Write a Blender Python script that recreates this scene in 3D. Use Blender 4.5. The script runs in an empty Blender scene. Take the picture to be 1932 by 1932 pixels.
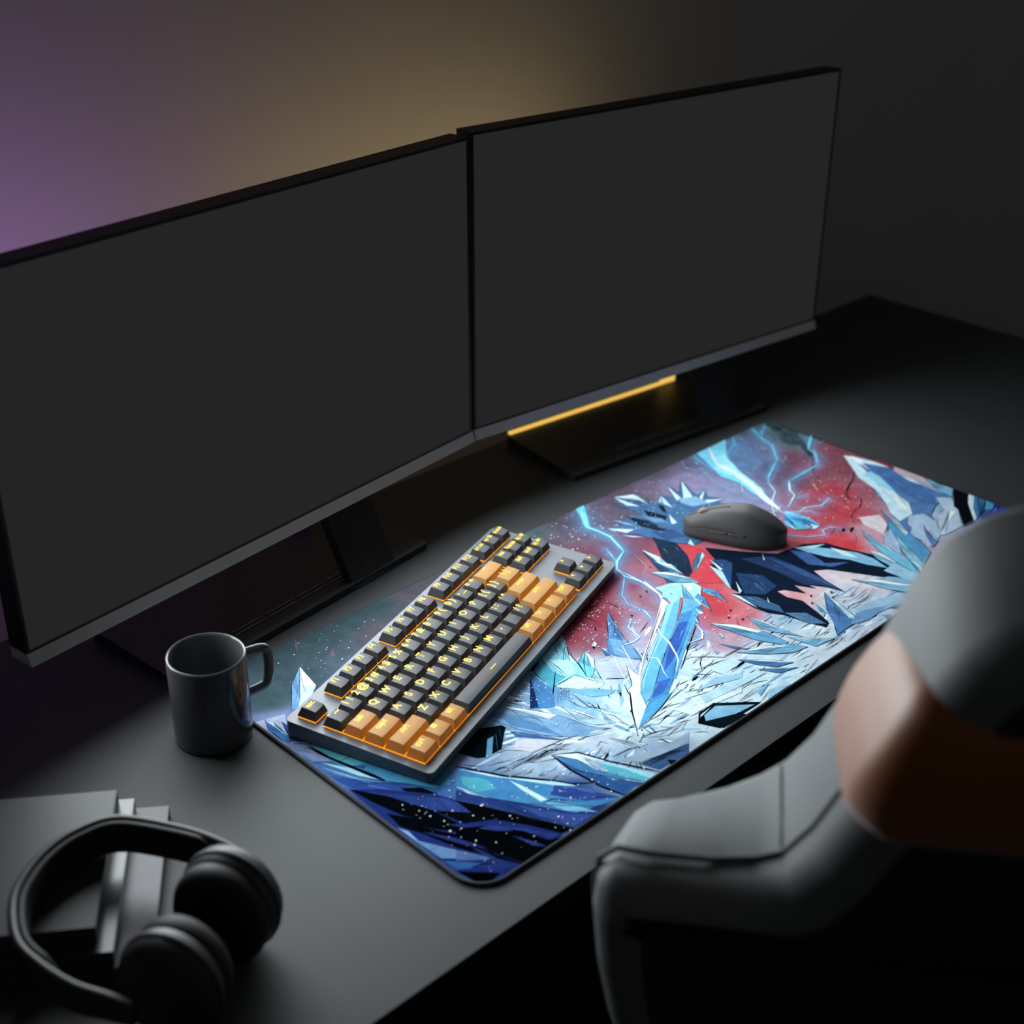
import bpy, bmesh, math, random
import numpy as np
from mathutils import Vector, Matrix
random.seed(7)
S = bpy.context.scene
COL = S.collection
PI = math.pi

# ------------------------------------------------------------------ helpers
def lin(c):
    if isinstance(c, str):
        c = tuple(int(c[i:i+2], 16) for i in (0, 2, 4))
    return tuple((v/255/12.92 if v/255 <= .04045 else ((v/255+.055)/1.055)**2.4) for v in c)

def mat(name, col, rough=.5, metal=0., spec=.5, var=.06, scale=40., bump=0., emit=None, estr=0., sheen=0., coat=0., translucent=0.):
    m = bpy.data.materials.new(name); m.use_nodes = True
    nt = m.node_tree; N = nt.nodes; L = nt.links
    b = N['Principled BSDF']; out = N['Material Output']
    c = lin(col)
    tc = N.new('ShaderNodeTexCoord'); no = N.new('ShaderNodeTexNoise')
    no.inputs['Scale'].default_value = scale; no.inputs['Detail'].default_value = 4
    L.new(tc.outputs['Object'], no.inputs['Vector'])
    rp = N.new('ShaderNodeValToRGB')
    rp.color_ramp.elements[0].position = .3; rp.color_ramp.elements[1].position = .7
    rp.color_ramp.elements[0].color = (*[v*(1-var) for v in c], 1); rp.color_ramp.elements[1].color = (*[min(1, v*(1+var)) for v in c], 1)
    L.new(no.outputs['Fac'], rp.inputs['Fac']); L.new(rp.outputs['Color'], b.inputs['Base Color'])
    b.inputs['Roughness'].default_value = rough; b.inputs['Metallic'].default_value = metal
    b.inputs['Specular IOR Level'].default_value = spec
    b.inputs['Sheen Weight'].default_value = sheen; b.inputs['Sheen Roughness'].default_value = .4
    b.inputs['Coat Weight'].default_value = coat; b.inputs['Coat Roughness'].default_value = .1
    if bump:
        n2 = N.new('ShaderNodeTexNoise'); n2.inputs['Scale'].default_value = scale*20
        bp = N.new('ShaderNodeBump'); bp.inputs['Strength'].default_value = bump; bp.inputs['Distance'].default_value = .0005
        L.new(tc.outputs['Object'], n2.inputs['Vector']); L.new(n2.outputs['Fac'], bp.inputs['Height']); L.new(bp.outputs['Normal'], b.inputs['Normal'])
    if emit:
        b.inputs['Emission Color'].default_value = (*lin(emit), 1); b.inputs['Emission Strength'].default_value = estr
    if translucent:
        t = N.new('ShaderNodeBsdfTranslucent'); L.new(rp.outputs['Color'], t.inputs['Color'])
        mx = N.new('ShaderNodeMixShader'); mx.inputs['Fac'].default_value = translucent
        L.new(b.outputs['BSDF'], mx.inputs[1]); L.new(t.outputs['BSDF'], mx.inputs[2]); L.new(mx.outputs['Shader'], out.inputs['Surface'])
    return m

def obj(name, bm, m, parent=None, smooth=False, angle=None):
    me = bpy.data.meshes.new(name)
    bmesh.ops.recalc_face_normals(bm, faces=bm.faces)
    if smooth or angle:
        for f in bm.faces: f.smooth = True
    if angle:
        for e in bm.edges:
            if len(e.link_faces) == 2 and e.calc_face_angle(0) > math.radians(angle): e.smooth = False
    bm.to_mesh(me); bm.free()
    if m: me.materials.append(m)
    o = bpy.data.objects.new(name, me); COL.objects.link(o)
    if parent: o.parent = parent
    return o

def thing(name, label, cat, loc=(0, 0, 0), rot=(0, 0, 0), group=None):
    o = bpy.data.objects.new(name, None); COL.objects.link(o)
    o.empty_display_size = .05
    o.location = loc; o.rotation_euler = rot; tag(o, label, cat, group); return o
def tag(o, label, cat, group=None):
    o['label'] = label; o['category'] = cat
    if group: o['group'] = group
    return o
def struct(name, bm, m):
    o = obj(name, bm, m); o['kind'] = 'structure'; return o

def box(bm, x0, x1, y0, y1, z0, z1, M=None):
    vs = [bm.verts.new(p) for p in ((x0,y0,z0),(x1,y0,z0),(x1,y1,z0),(x0,y1,z0),(x0,y0,z1),(x1,y0,z1),(x1,y1,z1),(x0,y1,z1))]
    if M:
        for v in vs: v.co = M @ v.co
    for f in ((0,3,2,1),(4,5,6,7),(0,1,5,4),(1,2,6,5),(2,3,7,6),(3,0,4,7)): bm.faces.new([vs[i] for i in f])
    return vs
def bevel(bm, w, seg=2, ang=30):
    es = [e for e in bm.edges if len(e.link_faces) == 2 and e.calc_face_angle(0) > math.radians(ang)]
    bmesh.ops.bevel(bm, geom=es, offset=w, segments=seg, affect='EDGES', profile=.5, clamp_overlap=True)
def bbox(*a, w=.001, seg=2, M=None):
    bm = bmesh.new(); box(bm, *a, M=M); bevel(bm, w, seg); return bm
def rrect(x0, x1, y0, y1, r, n=8):
    pts = []
    for cx, cy, a0 in ((x1-r, y0+r, -PI/2), (x1-r, y1-r, 0), (x0+r, y1-r, PI/2), (x0+r, y0+r, PI)):
        for i in range(n+1):
            a = a0+PI/2*i/n; pts.append((cx+r*math.cos(a), cy+r*math.sin(a)))
    return pts
def prism(bm, pts, zb, zt):
    """zb / zt: numbers or functions of (x, y)"""
    fb = zb if callable(zb) else (lambda x, y: zb); ft = zt if callable(zt) else (lambda x, y: zt)
    b = [bm.verts.new((x, y, fb(x, y))) for x, y in pts]; t = [bm.verts.new((x, y, ft(x, y))) for x, y in pts]
    n = len(pts)
    bm.faces.new(b[::-1]); bm.faces.new(t)
    for i in range(n): bm.faces.new((b[i], b[(i+1) % n], t[(i+1) % n], t[i]))
def sweep(bm, path, prof, closed=False, up=Vector((0, 0, 1)), scale=None, caps=True):
    """sweep a closed 2-D profile (a, b) along path; a along the side vector, b along the frame's up"""
    P = [Vector(p) for p in path]; n = len(P); rings = []
    for i, p in enumerate(P):
        if closed: t = P[(i+1) % n]-P[i-1]
        else: t = P[min(i+1, n-1)]-P[max(i-1, 0)]
        t.normalize(); s = t.cross(up); s.normalize(); u = s.cross(t)
        k = scale(i/(n-1)) if scale else (1, 1)
        rings.append([bm.verts.new(p+s*a*k[0]+u*b*k[1]) for a, b in prof])
    m = len(prof)
    for i in range(n if closed else n-1):
        A, B = rings[i], rings[(i+1) % n]
        for j in range(m): bm.faces.new((A[j], A[(j+1) % m], B[(j+1) % m], B[j]))
    if not closed and caps: bm.faces.new(rings[0][::-1]); bm.faces.new(rings[-1])
def circ(r, n=12, ry=None):
    ry = ry or r
    return [(r*math.cos(2*PI*i/n), ry*math.sin(2*PI*i/n)) for i in range(n)]
def lathe(bm, prof, n=64, M=None):
    """prof: list of (r, z); r = 0 closes"""
    rings = []
    for r, z in prof:
        if r < 1e-7: rings.append([bm.verts.new((0, 0, z))])
        else: rings.append([bm.verts.new((r*math.cos(2*PI*i/n), r*math.sin(2*PI*i/n), z)) for i in range(n)])
    if M:
        for rg in rings:
            for v in rg: v.co = M @ v.co
    for A, B in zip(rings, rings[1:]):
        for i in range(n):
            j = (i+1) % n
            if len(A) == 1: bm.faces.new((A[0], B[j], B[i]))
            elif len(B) == 1: bm.faces.new((A[i], A[j], B[0]))
            else: bm.faces.new((A[i], A[j], B[j], B[i]))

# ------------------------------------------------------------------ materials
M = {}
M['wall'] = mat('wall_paint', 'b4b2b0', .85, spec=.2, var=.03, scale=3)
M['floor'] = mat('dark_floor', '141416', .7, spec=.2, scale=6)
M['desk'] = mat('desk_laminate', '35383a', .55, spec=.28, var=.05, scale=12, bump=.05)
M['edge'] = mat('front_shade_black', '08080a', .8, spec=.1)  # near-black: shade of the desk's front face put into the colour
M['black'] = mat('black_plastic', '161618', .45, spec=.35, scale=30)
M['stand'] = mat('stand_plastic', '2e2e30', .5, spec=.35, scale=30)
M['slot'] = mat('slot_edge', '6c6c6e', .4, spec=.4)
M['dark'] = mat('dark_plastic', '232326', .5, spec=.35, scale=30)
M['silver'] = mat('satin_aluminium', 'c4c4c2', .5, metal=.05, var=.04, scale=60)
M['screen'] = mat('dark_screen', '020202', .9, spec=0., var=.02, emit='242424', estr=1.)
M['rubber'] = mat('black_rubber', '141517', .8, spec=.2, scale=80)
M['hem'] = mat('stitched_hem', '3a3a3c', .8, spec=.2, var=.3, scale=900)
M['plate'] = mat('keyboard_aluminium', '5e6268', .42, metal=.25, var=.03, scale=90)
M['cap_black'] = mat('charcoal_keycap', '3a3c40', .5, spec=.4, scale=60)
M['cap_orange'] = mat('amber_keycap', 'b8965a', .5, spec=.35, scale=60, translucent=.35)
M['legend'] = mat('lit_legend', '807000', .5, var=.01, emit='ffd000', estr=1.1)
M['led'] = mat('amber_led', '805010', .5, var=.01, emit='ff9a10', estr=1.4)
M['gold'] = mat('gold_strip_and_arm_glow', '806030', .5, var=.01, emit='f2c25c', estr=1.)
M['purple'] = mat('purple_strip_and_arm_glow', '402050', .5, var=.01, emit='6a3a92', estr=.35)
M['ceramic'] = mat('grey_ceramic', '48494b', .15, spec=.5, var=.03, scale=20)
M['mouse'] = mat('matte_grey_shell', '484949', .5, spec=.35, var=.03, scale=40)
M['mouse_gap'] = mat('mouse_seam', '101010', .7)
M['wheel'] = mat('mouse_wheel', '8c7468', .5)
M['cup'] = mat('headphone_shell', '2c2d2f', .45, spec=.35, scale=30)
M['pad'] = mat('headphone_leatherette', '1c1c1e', .6, spec=.3, scale=50, bump=.2)
M['book_top'] = mat('grey_cover', '3c3e40', .5, spec=.35, scale=25)
M['book_gloss'] = mat('glossy_grey_cover', '363b3f', .3, spec=.5, scale=25)
M['book_violet'] = mat('violet_grey_cover', '373540', .42, spec=.4, scale=25)
M['paper'] = mat('page_block', '4c4846', .9, spec=.1, var=.2, scale=300)
M['leather'] = mat('grey_leather', '64686a', .62, spec=.25, var=.04, scale=30, bump=.1)
M['leather_dark'] = mat('dark_leather', '1c1d1f', .65, spec=.25, scale=30, bump=.1)
M['leather_back_shade'] = mat('shaded_grey_leather', '2c2e30', .6, spec=.25, scale=30, bump=.1)  # darker copy of the grey leather, shade of the chair's back in its colour
M['leather_orange'] = mat('burnt_orange_leather', '8a4c1c', .5, spec=.35, sheen=.45, scale=30, bump=.1)
M['piping'] = mat('dark_seam_piping', '3e4143', .7)
M['steel'] = mat('dark_steel', '2a2a2c', .4, metal=.6)

# ------------------------------------------------------------------ room
bm = bmesh.new(); box(bm, -3.5, 7., .80, .90, -.74, 2.2); struct('wall_back', bm, M['wall'])
bm = bmesh.new(); box(bm, -3.5, 7., -3., .80, -.80, -.74); struct('floor', bm, M['floor'])

# ------------------------------------------------------------------ desk
X0, X1, Y0, Y1 = -1.0, 1.517, -.0415, .619
desk = thing('desk', 'long dark grey desk carrying the monitors, printed mat and keyboard', 'desk', (0.25, .29, -.74))
d = Vector((-.25, -.29, .74))
o = obj('desktop', bbox(X0+d.x, X1+d.x, Y0+d.y, Y1+d.y, -.028+d.z, d.z, w=.001), M['desk'], desk, angle=40)
obj('front_shade', bbox(X0+d.x, X1+d.x, Y0+d.y-.001, Y0+d.y+.001, -.028+d.z, d.z-.0006, w=.0004), M['edge'], desk)  # dark strip painting the shade on the desk's unlit front
for x in (X0+.06, X1-.10):
    obj('leg', bbox(x+d.x, x+.04+d.x, Y0+.08+d.y, Y1-.06+d.y, 0., d.z-.028, w=.002), M['steel'], desk)

# ------------------------------------------------------------------ printed desk mat
MW, MH, MT, MR = .94, .41, .003, .030
ITEMS, ANCH = (
[["P","40585f",[9286,4101,9352,3818,9362,3554,9150,3429,8952,3195,8827,2938,8975,3037,9124,3278,8932,3352,8920,3503,9085,3704,9204,3956]],
["P","40585f",[9193,3675,9253,3476,9014,3069,8775,2953,8986,3233,9001,3428]],
["L","2c3a42",16,6,[9000,3151,8827,2938,8414,2635,8421,2565,8145,2384,8099,2304]],
["L","243038",8,3,[8111,2324,8040,2117,7977,1966]],
["L","33424a",6,3,[8978,2967,8810,2722,8518,2475,8357,2372]],
["L","1e2830",14,22,[8887,2324,8675,2202,8477,2136,8256,2036]],
["L","1e2830",26,8,[8289,2065,8173,1932,8210,1826]],
["L","1e2830",10,14,[8278,1895,8292,1821,8073,1700,7946,1702]],
["L","1e2830",18,5,[7982,1698,7833,1664,7713,1577,7668,1478]],
["L","2a343c",5,2,[8207,2051,8003,1853,7992,1775]],
["L","1e2830",4,2,[7494,1419,7359,1273,7122,1149,7217,1245,7386,1302]],
["P","161e26",[7428,1535,7470,1529,7447,1490,7383,1468,7370,1491]],
["P","161e26",[7497,1471,7588,1464,7542,1429,7428,1398,7445,1437]],
["L","2e2630",5,2,[3608,2489,3596,2090,3633,1855]],
["L","2a1e26",4,14,[4125,2503,4093,2342,4115,2102]],
["L","2a1e26",14,4,[3709,2361,3706,2212,3738,2121]],
["P","2a1e26",[3580,2135,3628,2075,3572,2010,3595,2077]],
["S","6f9cc8","b8dcf4",4,3,[888,3648,808,3266,653,3142,445,3075,382,3097,648,3455]],
["L","3a5070",3,1,[657,3446,685,3265]],
["L","3a5070",3,1,[861,3612,684,3304,532,3180]],
["L","8a6a80",3,1,[264,3508,310,3296]],
["L","8a6a80",3,1,[249,3542,236,3384]],
["P","7a5a70",[1151,4091,1133,4023,991,3839]],
["P","7a5a70",[1345,3695,1260,3544,1242,3603]],
["P","b4b8d4",[11,3173,296,3086,206,2936,250,2681,91,2519,69,2643,15,3044]],
["S","4a7fc0","7ab4e4",7,2,[97,3146,137,3054,114,2809,73,2674,31,2748,34,2990]],
["S","3a5ea8","5f8fd0",6,2,[202,3011,198,2872,238,2692,162,2589,87,2695]],
["P","8e98c4",[24,2686,189,2599,293,2432,394,2065,209,2172,54,2318]],
["L","101a22",10,4,[58,2551,121,2407]],
["L","101a22",8,3,[166,2620,368,2378,471,2161]],
["L","101a22",12,4,[84,2664,181,2537,177,2405]],
["L","101a22",8,3,[40,2299,142,2185]],
["P","3f9cc8",[158,2507,314,2309,529,1870,851,1433,900,1420,760,1195,614,1254,487,1469,350,1630,258,1895,186,2144]],
["P","54b8c8",[181,2462,299,2289,414,1945,252,2032,202,2213]],
["P","a8dcf0",[95,2247,237,2013,337,1755,358,1639,229,1858,149,2096]],
["P","2f5fb0",[274,2011,369,1938,321,1901]],
["L","101a22",16,22,[152,2524,194,2253,252,2032,358,1639]],
["L","101a22",5,3,[194,2153,335,2137,468,2011]],
["L","101a22",8,3,[358,1639,483,1442,606,1245]],
["L","101a22",4,2,[555,1713,499,1506]],
["P","4a90c4",[62,2179,214,1840,343,1621,235,1723,84,2011]],
["P","2f55a0",[33,2043,235,1723,371,1563,561,1194,390,1356,98,1694,48,1868]],
["L","101a22",6,3,[55,2071,134,1883,336,1612]],
["L","101a22",8,4,[156,1766,343,1621]],
["L","c0e4f6",5,2,[62,2179,135,1979,235,1723]],
["P","0c141c",[388,1467,535,1344,582,1174,475,1229,401,1345]],
["P","24387c",[41,1764,220,1611,561,1194,771,687,1040,75,957,-5,545,4,202,5,71,103,37,431,15,1134]],
["P","31488f",[91,1685,375,1338,552,1140,561,886,321,1052,168,1318]],
["P","3a549e",[552,1140,756,671,675,627,531,704,510,874]],
["P","0b1016",[48,1773,240,1451,403,1036,454,747,336,830,161,1174,84,1490]],
["P","0b1016",[403,1036,741,655,759,548,485,718]],
["L","101a22",3,2,[545,1131,462,799]],
["L","101a22",3,2,[560,1082,491,760]],
["L","101a22",3,2,[576,1034,520,721]],
["L","101a22",3,2,[591,985,548,682]],
["L","101a22",3,2,[607,937,577,643]],
["L","101a22",3,2,[622,889,605,605]],
["L","101a22",3,2,[637,841,634,566]],
["P","0a0e14",[80,1280,275,977,490,596,682,183,972,9,497,-5,382,214,233,524,132,877,53,1069]],
["P","2e3f86",[187,941,331,717,482,546,365,628]],
["P","2e3f86",[146,893,316,616,415,351,301,516]],
["P","32468f",[637,545,815,318,925,126,667,370]],
["P","30428a",[328,462,380,272,397,90,332,262]],
["P","6f94c4",[25,1080,70,979,50,825,172,582,299,349,349,240,48,526,40,706,36,939]],
["P","8fb4dc",[29,1062,63,971,46,843,40,706]],
["P","2f6aa8",[40,497,251,256,150,269,57,330]],
["P","2e3f86",[204,246,378,149,423,37,243,127]],
["P","05080c",[34,325,289,56,156,35,64,135]],
["L","101a22",8,12,[21,537,338,228]],
["L","101a22",10,4,[174,274,385,156]],
["L","101a22",5,3,[23,666,141,653]],
["P","101820",[1514,1625,1739,1492,1617,1398,1447,1253,1261,1254,1184,1302,1098,1507,1304,1565]],
["P","62a6cc",[1451,1452,1523,1448,1319,1249,1253,1262]],
["L","62a6cc",5,3,[1559,1453,1418,1280]],
["L","4a80b0",4,2,[1636,1484,1549,1360]],
["S","86b2da","e4f2fb",5,2,[1877,1806,2025,1584,2212,1273,2299,937,2431,760,2299,858,2051,924,1801,1225,1711,1413,1690,1591,1677,1696]],
["P","5f93c8",[1785,1607,1925,1449,1975,1269,2008,978,1854,1278,1759,1446]],
["P","3f6cab",[1690,1407,1817,1209,1967,939,1814,1109,1674,1292]],
["L","101a22",5,3,[1670,1689,1770,1357,1967,939]],
["L","101a22",4,2,[2007,1533,2016,1310,1973,1153]],
["L","101a22",4,2,[1913,1758,1957,1432]],
["S","b8dcf2","eef8fd",5,2,[2338,1330,2421,1116,2466,886,2481,805,2347,918,2293,1075]],
["S","9cc8e8","ddeffa",4,2,[2549,995,2566,898,2522,780,2480,899]],
["P","7fb0da",[2161,1094,2244,1029,2260,869,2158,836,2105,912]],
["L","101a22",3,2,[2124,1050,2192,1091,2259,1027,2338,847]],
["L","101a22",4,9,[1593,1015,1785,984,1981,952,2113,904]],
["L","101a22",9,3,[2059,853,2158,836,2325,756]],
["L","101a22",2,5,[1269,1003,1609,1000]],
["L","101a22",2,5,[1301,992,1642,969]],
["L","101a22",2,5,[1333,981,1675,938]],
["L","101a22",2,5,[1366,969,1762,961]],
["L","101a22",2,5,[1398,958,1795,929]],
["L","101a22",2,5,[1431,947,1828,898]],
["L","101a22",2,5,[1464,935,1916,921]],
["L","101a22",2,5,[1496,924,1949,890]],
["L","101a22",2,5,[1529,913,1982,858]],
["P","d4d4e2",[1635,1252,1771,1162,1934,970,1606,1028,1529,1175]],
["L","101a22",5,3,[1426,1248,1635,1252]],
["L","101a22",4,2,[1426,1248,1610,1049]],
["L","7fa6cc",4,2,[1773,1148,1761,1007]],
["L","101a22",3,2,[1564,1180,1651,1090]],
["S","b0c8e0","f0f4fa",5,2,[2298,678,2383,547,2499,361,2414,377,2341,509]],
["L","101a22",9,4,[2102,460,2319,429,2398,393]],
["S","bcd0e6","e8eef8",5,2,[2526,475,2726,391,2948,352,3067,346,2891,274,2675,348]],
["L","101a22",5,3,[2124,664,2203,691,2234,611]],
["L","101a22",8,3,[2451,230,2640,228,2809,221]],
["L","101a22",4,2,[2783,455,2876,367]],
["L","101a22",4,2,[1999,656,2074,649]],
["P","a0b4cc",[2011,423,2314,334,2517,242,2928,213,2811,117,2287,162,2151,340]],
["P","3c6496",[2239,208,2555,156,2790,99,2683,11,2286,30,2247,127]],
["L","101a22",5,3,[2210,235,2541,144,2794,103]],
["L","101a22",5,3,[2215,219,2561,131,2774,86]],
["L","101a22",5,3,[2219,202,2580,118,2754,69]],
["L","101a22",5,3,[2224,185,2599,105,2734,53]],
["L","101a22",5,3,[2229,169,2618,92,2714,37]],
["L","101a22",5,3,[2233,152,2638,78,2694,20]],
["P","101a22",[2450,82,2509,14,2420,13]],
["P","2c66a4",[1727,863,1744,554,1875,239,2044,9,1929,24,1770,13,1707,234,1691,580]],
["P","3f8cc4",[1737,842,1839,659,1888,370,2057,20,1888,251,1744,554]],
["P","e4f4fc",[1738,858,1919,720,2021,463,1951,504,1911,666,1868,413,1839,659]],
["P","4fc0d4",[1962,469,2059,257,2144,9,2057,20,1920,340]],
["P","a4def0",[1940,601,2037,386,2216,13,2129,11,2065,263,1954,477]],
["L","101a22",9,11,[1719,871,1925,726,2037,447,2266,13]],
["L","101a22",10,14,[1719,871,1689,594,1720,245,1784,11]],
["L","101a22",5,3,[1729,849,1839,659,1891,343]],
["L","101a22",4,3,[1902,673,1880,499,1878,331]],
["L","101a22",5,3,[1696,600,1888,251,2031,-2]],
["L","101a22",2,2,[1803,367,1742,177]],
["L","101a22",2,2,[1816,340,1757,147]],
["L","101a22",2,2,[1829,313,1772,117]],
["L","101a22",2,2,[1842,287,1787,86]],
["L","101a22",2,2,[1856,260,1802,56]],
["L","101a22",2,2,[1869,234,1817,26]],
["L","101a22",2,2,[1882,207,1832,-4]],
["L","101a22",2,2,[1895,180,1847,-34]],
["L","101a22",2,2,[1908,154,1861,-65]],
["P","3f90c8",[954,1348,1136,1056,1284,798,1478,497,1603,286,1714,20,1579,57,1297,144,1049,558,856,854,747,1118]],
["P","c4e8f6",[937,1329,1196,928,1479,590,1569,388,1415,557,1212,865,1101,1019]],
["P","46b4c8",[893,1215,1037,1031,1007,872,855,947,828,1111]],
["P","cfeaf8",[1177,876,1212,725,1240,446,1175,473,1165,677]],
["P","3453a0",[1431,542,1607,259,1734,24,1462,212,1303,477]],
["P","e0f0fa",[769,1143,856,854,987,617,863,768,785,967]],
["P","7cc0e4",[1175,473,1368,212,1442,18,1243,240]],
["L","101a22",16,12,[960,1355,1186,949,1473,584,1573,407]],
["L","101a22",6,16,[1479,590,1554,449,1717,318]],
["L","101a22",6,3,[758,1131,851,848,1043,553,1290,285,1589,-20]],
["L","101a22",10,5,[1168,435,1277,422,1450,201]],
["L","101a22",5,4,[1161,703,1181,478]],
["L","101a22",4,3,[1505,402,1584,223]],
["L","101a22",4,3,[1450,201,1593,158,1712,33]],
["L","101a22",3,2,[949,858,950,788]],
["L","101a22",3,2,[1478,198,1698,35]],
["L","101a22",3,2,[1470,178,1653,37]],
["L","101a22",3,2,[1462,159,1607,39]],
["L","101a22",3,2,[1454,140,1562,42]],
["L","101a22",3,2,[1446,120,1517,44]],
["P","2c4488",[736,1106,861,827,1037,547,1297,144,1444,6,1186,9,1009,307,864,644,646,1007]],
["P","3e5aa4",[995,564,1209,206,1401,24,1155,38,1032,330]],
["L","101a22",14,10,[635,995,791,691,963,351,1133,17]],
["L","101a22",4,3,[893,751,958,466,1006,245]],
["L","101a22",3,2,[1186,184,1224,17]],
["P","080d13",[635,995,810,650,952,339,1133,17,1012,45,896,283,703,597,626,779]],
["P","080d13",[388,721,577,586,792,297,870,52,608,52,468,349,305,629]],
["P","33458c",[532,585,648,540,731,354,625,454]],
["P","33458c",[865,163,997,60,896,49]],
["P","33458c",[680,317,750,166,801,13,722,109]],
["P","5a74ac",[204,517,297,346,331,233,119,423]],
["L","33458c",5,2,[300,593,387,323]],
["L","33458c",5,2,[322,525,416,250]],
["L","33458c",5,2,[345,458,446,177]],
["L","33458c",5,2,[367,392,475,105]],
["L","33458c",5,2,[389,325,504,33]],
["L","33458c",5,2,[411,259,533,-39]],
["L","101a22",3,2,[621,963,546,723]],
["L","101a22",3,2,[632,930,570,709]],
["L","101a22",3,2,[643,898,595,695]],
["L","101a22",3,2,[653,865,619,681]],
["L","101a22",3,2,[664,833,643,667]],
["L","101a22",3,2,[675,800,667,652]],
["L","101a22",3,2,[685,768,692,638]],
["L","101a22",3,2,[696,736,716,624]],
["P","0d2030",[2562,2001,2802,2050,2714,1805,2490,1594,2529,1873]],
["S","8fd6ea","d4f2fa",6,3,[3263,2212,3182,2086,3061,1945,3008,1746,2880,1502,2819,1612,2543,1622,2692,1799,2785,2065,3090,2173]],
["P","4ab4d0",[2771,2051,2700,1791,2733,1653,2556,1636,2482,1601,2559,1951]],
["P","b8ecf6",[2812,2012,2963,1843,2885,1644,2733,1653]],
["L","101a22",5,3,[2812,2012,2795,1837,2749,1638]],
["L","101a22",8,4,[2722,1797,2504,1607,2345,1475,2290,1376]],
["L","101a22",6,3,[3081,2181,2946,1969]],
["L","101a22",6,6,[3061,1945,2993,1732,2887,1509]],
["S","6fd0ea","d8f4fc",6,2,[3220,1852,3171,1674,3058,1562,2927,1470,2887,1509,3008,1746]],
["S","b4e6f4","f2fbfe",6,2,[3059,1547,2984,1417,2931,1309,2905,1465]],
["L","101a22",6,3,[3205,1838,3049,1707,2893,1529]],
["P","d4ecf8",[2536,1616,2819,1612,2898,1458,2931,1309,2843,1287,2670,1425,2556,1558]],
["L","101a22",6,4,[2525,1613,2819,1612,2924,1302]],
["L","5a90b8",3,2,[2549,1552,2834,1309]],
["P","7cc0e6",[2534,1553,2813,1289,2967,1119,2794,1153,2663,1239,2597,1416]],
["P","4a8cc8",[2521,1960,2478,1605,2290,1376,2147,1461,2266,1702]],
["P","1c3f7c",[2453,1891,2324,1699,2160,1474,2085,1520]],
["L","101a22",3,2,[2336,1765,2099,1519]],
["L","101a22",3,2,[2322,1732,2108,1511]],
["L","101a22",3,2,[2307,1699,2116,1503]],
["L","101a22",3,2,[2293,1666,2125,1495]],
["L","101a22",3,2,[2279,1634,2133,1487]],
["L","101a22",3,2,[2265,1601,2142,1478]],
["L","101a22",3,2,[2503,1530,2358,1412]],
["L","101a22",3,2,[2523,1516,2387,1400]],
["L","101a22",3,2,[2543,1502,2415,1389]],
["L","101a22",3,2,[2564,1488,2443,1377]],
["L","101a22",3,2,[2584,1475,2472,1366]],
["L","101a22",4,2,[2496,1409,2466,1261]],
["L","101a22",3,2,[2794,1153,2790,930]],
["L","5a90b8",3,2,[2656,1233,2975,1111]],
["L","101a22",9,4,[2996,1353,3084,1283,3172,1214]],
["S","5a92c8","8cbce0",5,3,[3953,2194,3831,1974,3661,1665,3619,1505,3531,1336,3415,1445,3376,1593,3373,1652,3509,1807,3584,1852,3874,2145]],
["P","7cb0dc",[3573,1834,3660,1695,3602,1520,3529,1365,3430,1459,3399,1599]],
["S","4a84be","7ab0dc",4,2,[3382,1784,3402,1709,3351,1616,3303,1634]],
["L","101a22",3,2,[3861,2097,3702,1858,3538,1694]],
["L","101a22",3,2,[3718,1872,3575,1603]],
["P","c4cde4",[3154,1635,3361,1579,3499,1339,3392,1275,3148,1236,3010,1366]],
["L","101a22",3,2,[3154,1635,3236,1572,3384,1585]],
["L","101a22",3,2,[3319,1480,3498,1367]],
["S","c4e6f4","f4fbfe",4,2,[3420,1906,3403,1850,3301,1803,3345,1876]],
["P","16222c",[3334,1857,3356,1823,3301,1803]],
["P","33444e",[4081,1990,4110,1975,4062,1941]],
["P","33444e",[4581,2213,4612,2198,4560,2162]],
["P","33444e",[4452,2190,4482,2174,4431,2139]],
["P","f4fcff",[4606,1987,4571,1862,4192,1665,3791,1457,3357,1199,2935,844,2868,806,2581,567,2798,823,3003,1034,3001,1061,3104,1094,3325,1365,3282,1163,3409,1259,3585,1369,4009,1600,4431,1869]],
["P","6fc8ee",[4518,1849,4776,1860,4322,1543,3966,1350,3556,1120,3193,881,2947,782,3069,946,3329,1145,3658,1327,4068,1544]],
["P","9ae4f8",[4536,1832,4633,1836,3979,1452,3582,1261,3302,1092,3113,956,3234,1076,3619,1308]],
["P","4a9fe0",[4493,1625,4712,1605,4581,1482,4282,1343,3867,1103,3512,893,3268,759,3037,747,2941,763,3193,881,3565,1113,3974,1342,4288,1515]],
["P","3a6fc8",[4348,1519,4451,1482,4067,1255,3747,1105,3529,1038,3974,1342]],
["P","5fb8ee",[4659,1592,4765,1555,4555,1445,4036,1169,3704,982,3514,866,3504,901,3867,1103]],
["P","3f78d0",[3324,965,3496,909,3228,796,3078,810]],
["P","4fb4ea",[2927,751,3065,771,3306,748,3037,648,2765,610,2601,572,2809,690]],
["P","eafaff",[3069,946,2941,763,2809,690,2601,572,2843,805]],
["P","a6e8fa",[4714,2176,4905,2129,5042,2050,5068,1976,4802,1804,4758,1845,4589,1814,4642,1954,4606,1987,4705,2055]],
["S","6fc0ec","b8ecfa",5,3,[5005,2035,5123,1957,5112,1836,4801,1584,4624,1594,4493,1625,4784,1820]],
["S","5aa4dc","c0e8f8",5,2,[5067,1428,5070,1553,5046,1736,5112,1836,5172,1666]],
["S","5aa4dc","b8e4f8",5,2,[4795,1434,4818,1568,4874,1737,4973,1771,4944,1639]],
["S","5a98d0","b8e4f8",5,2,[4703,1459,4642,1486,4712,1605,4792,1592]],
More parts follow.
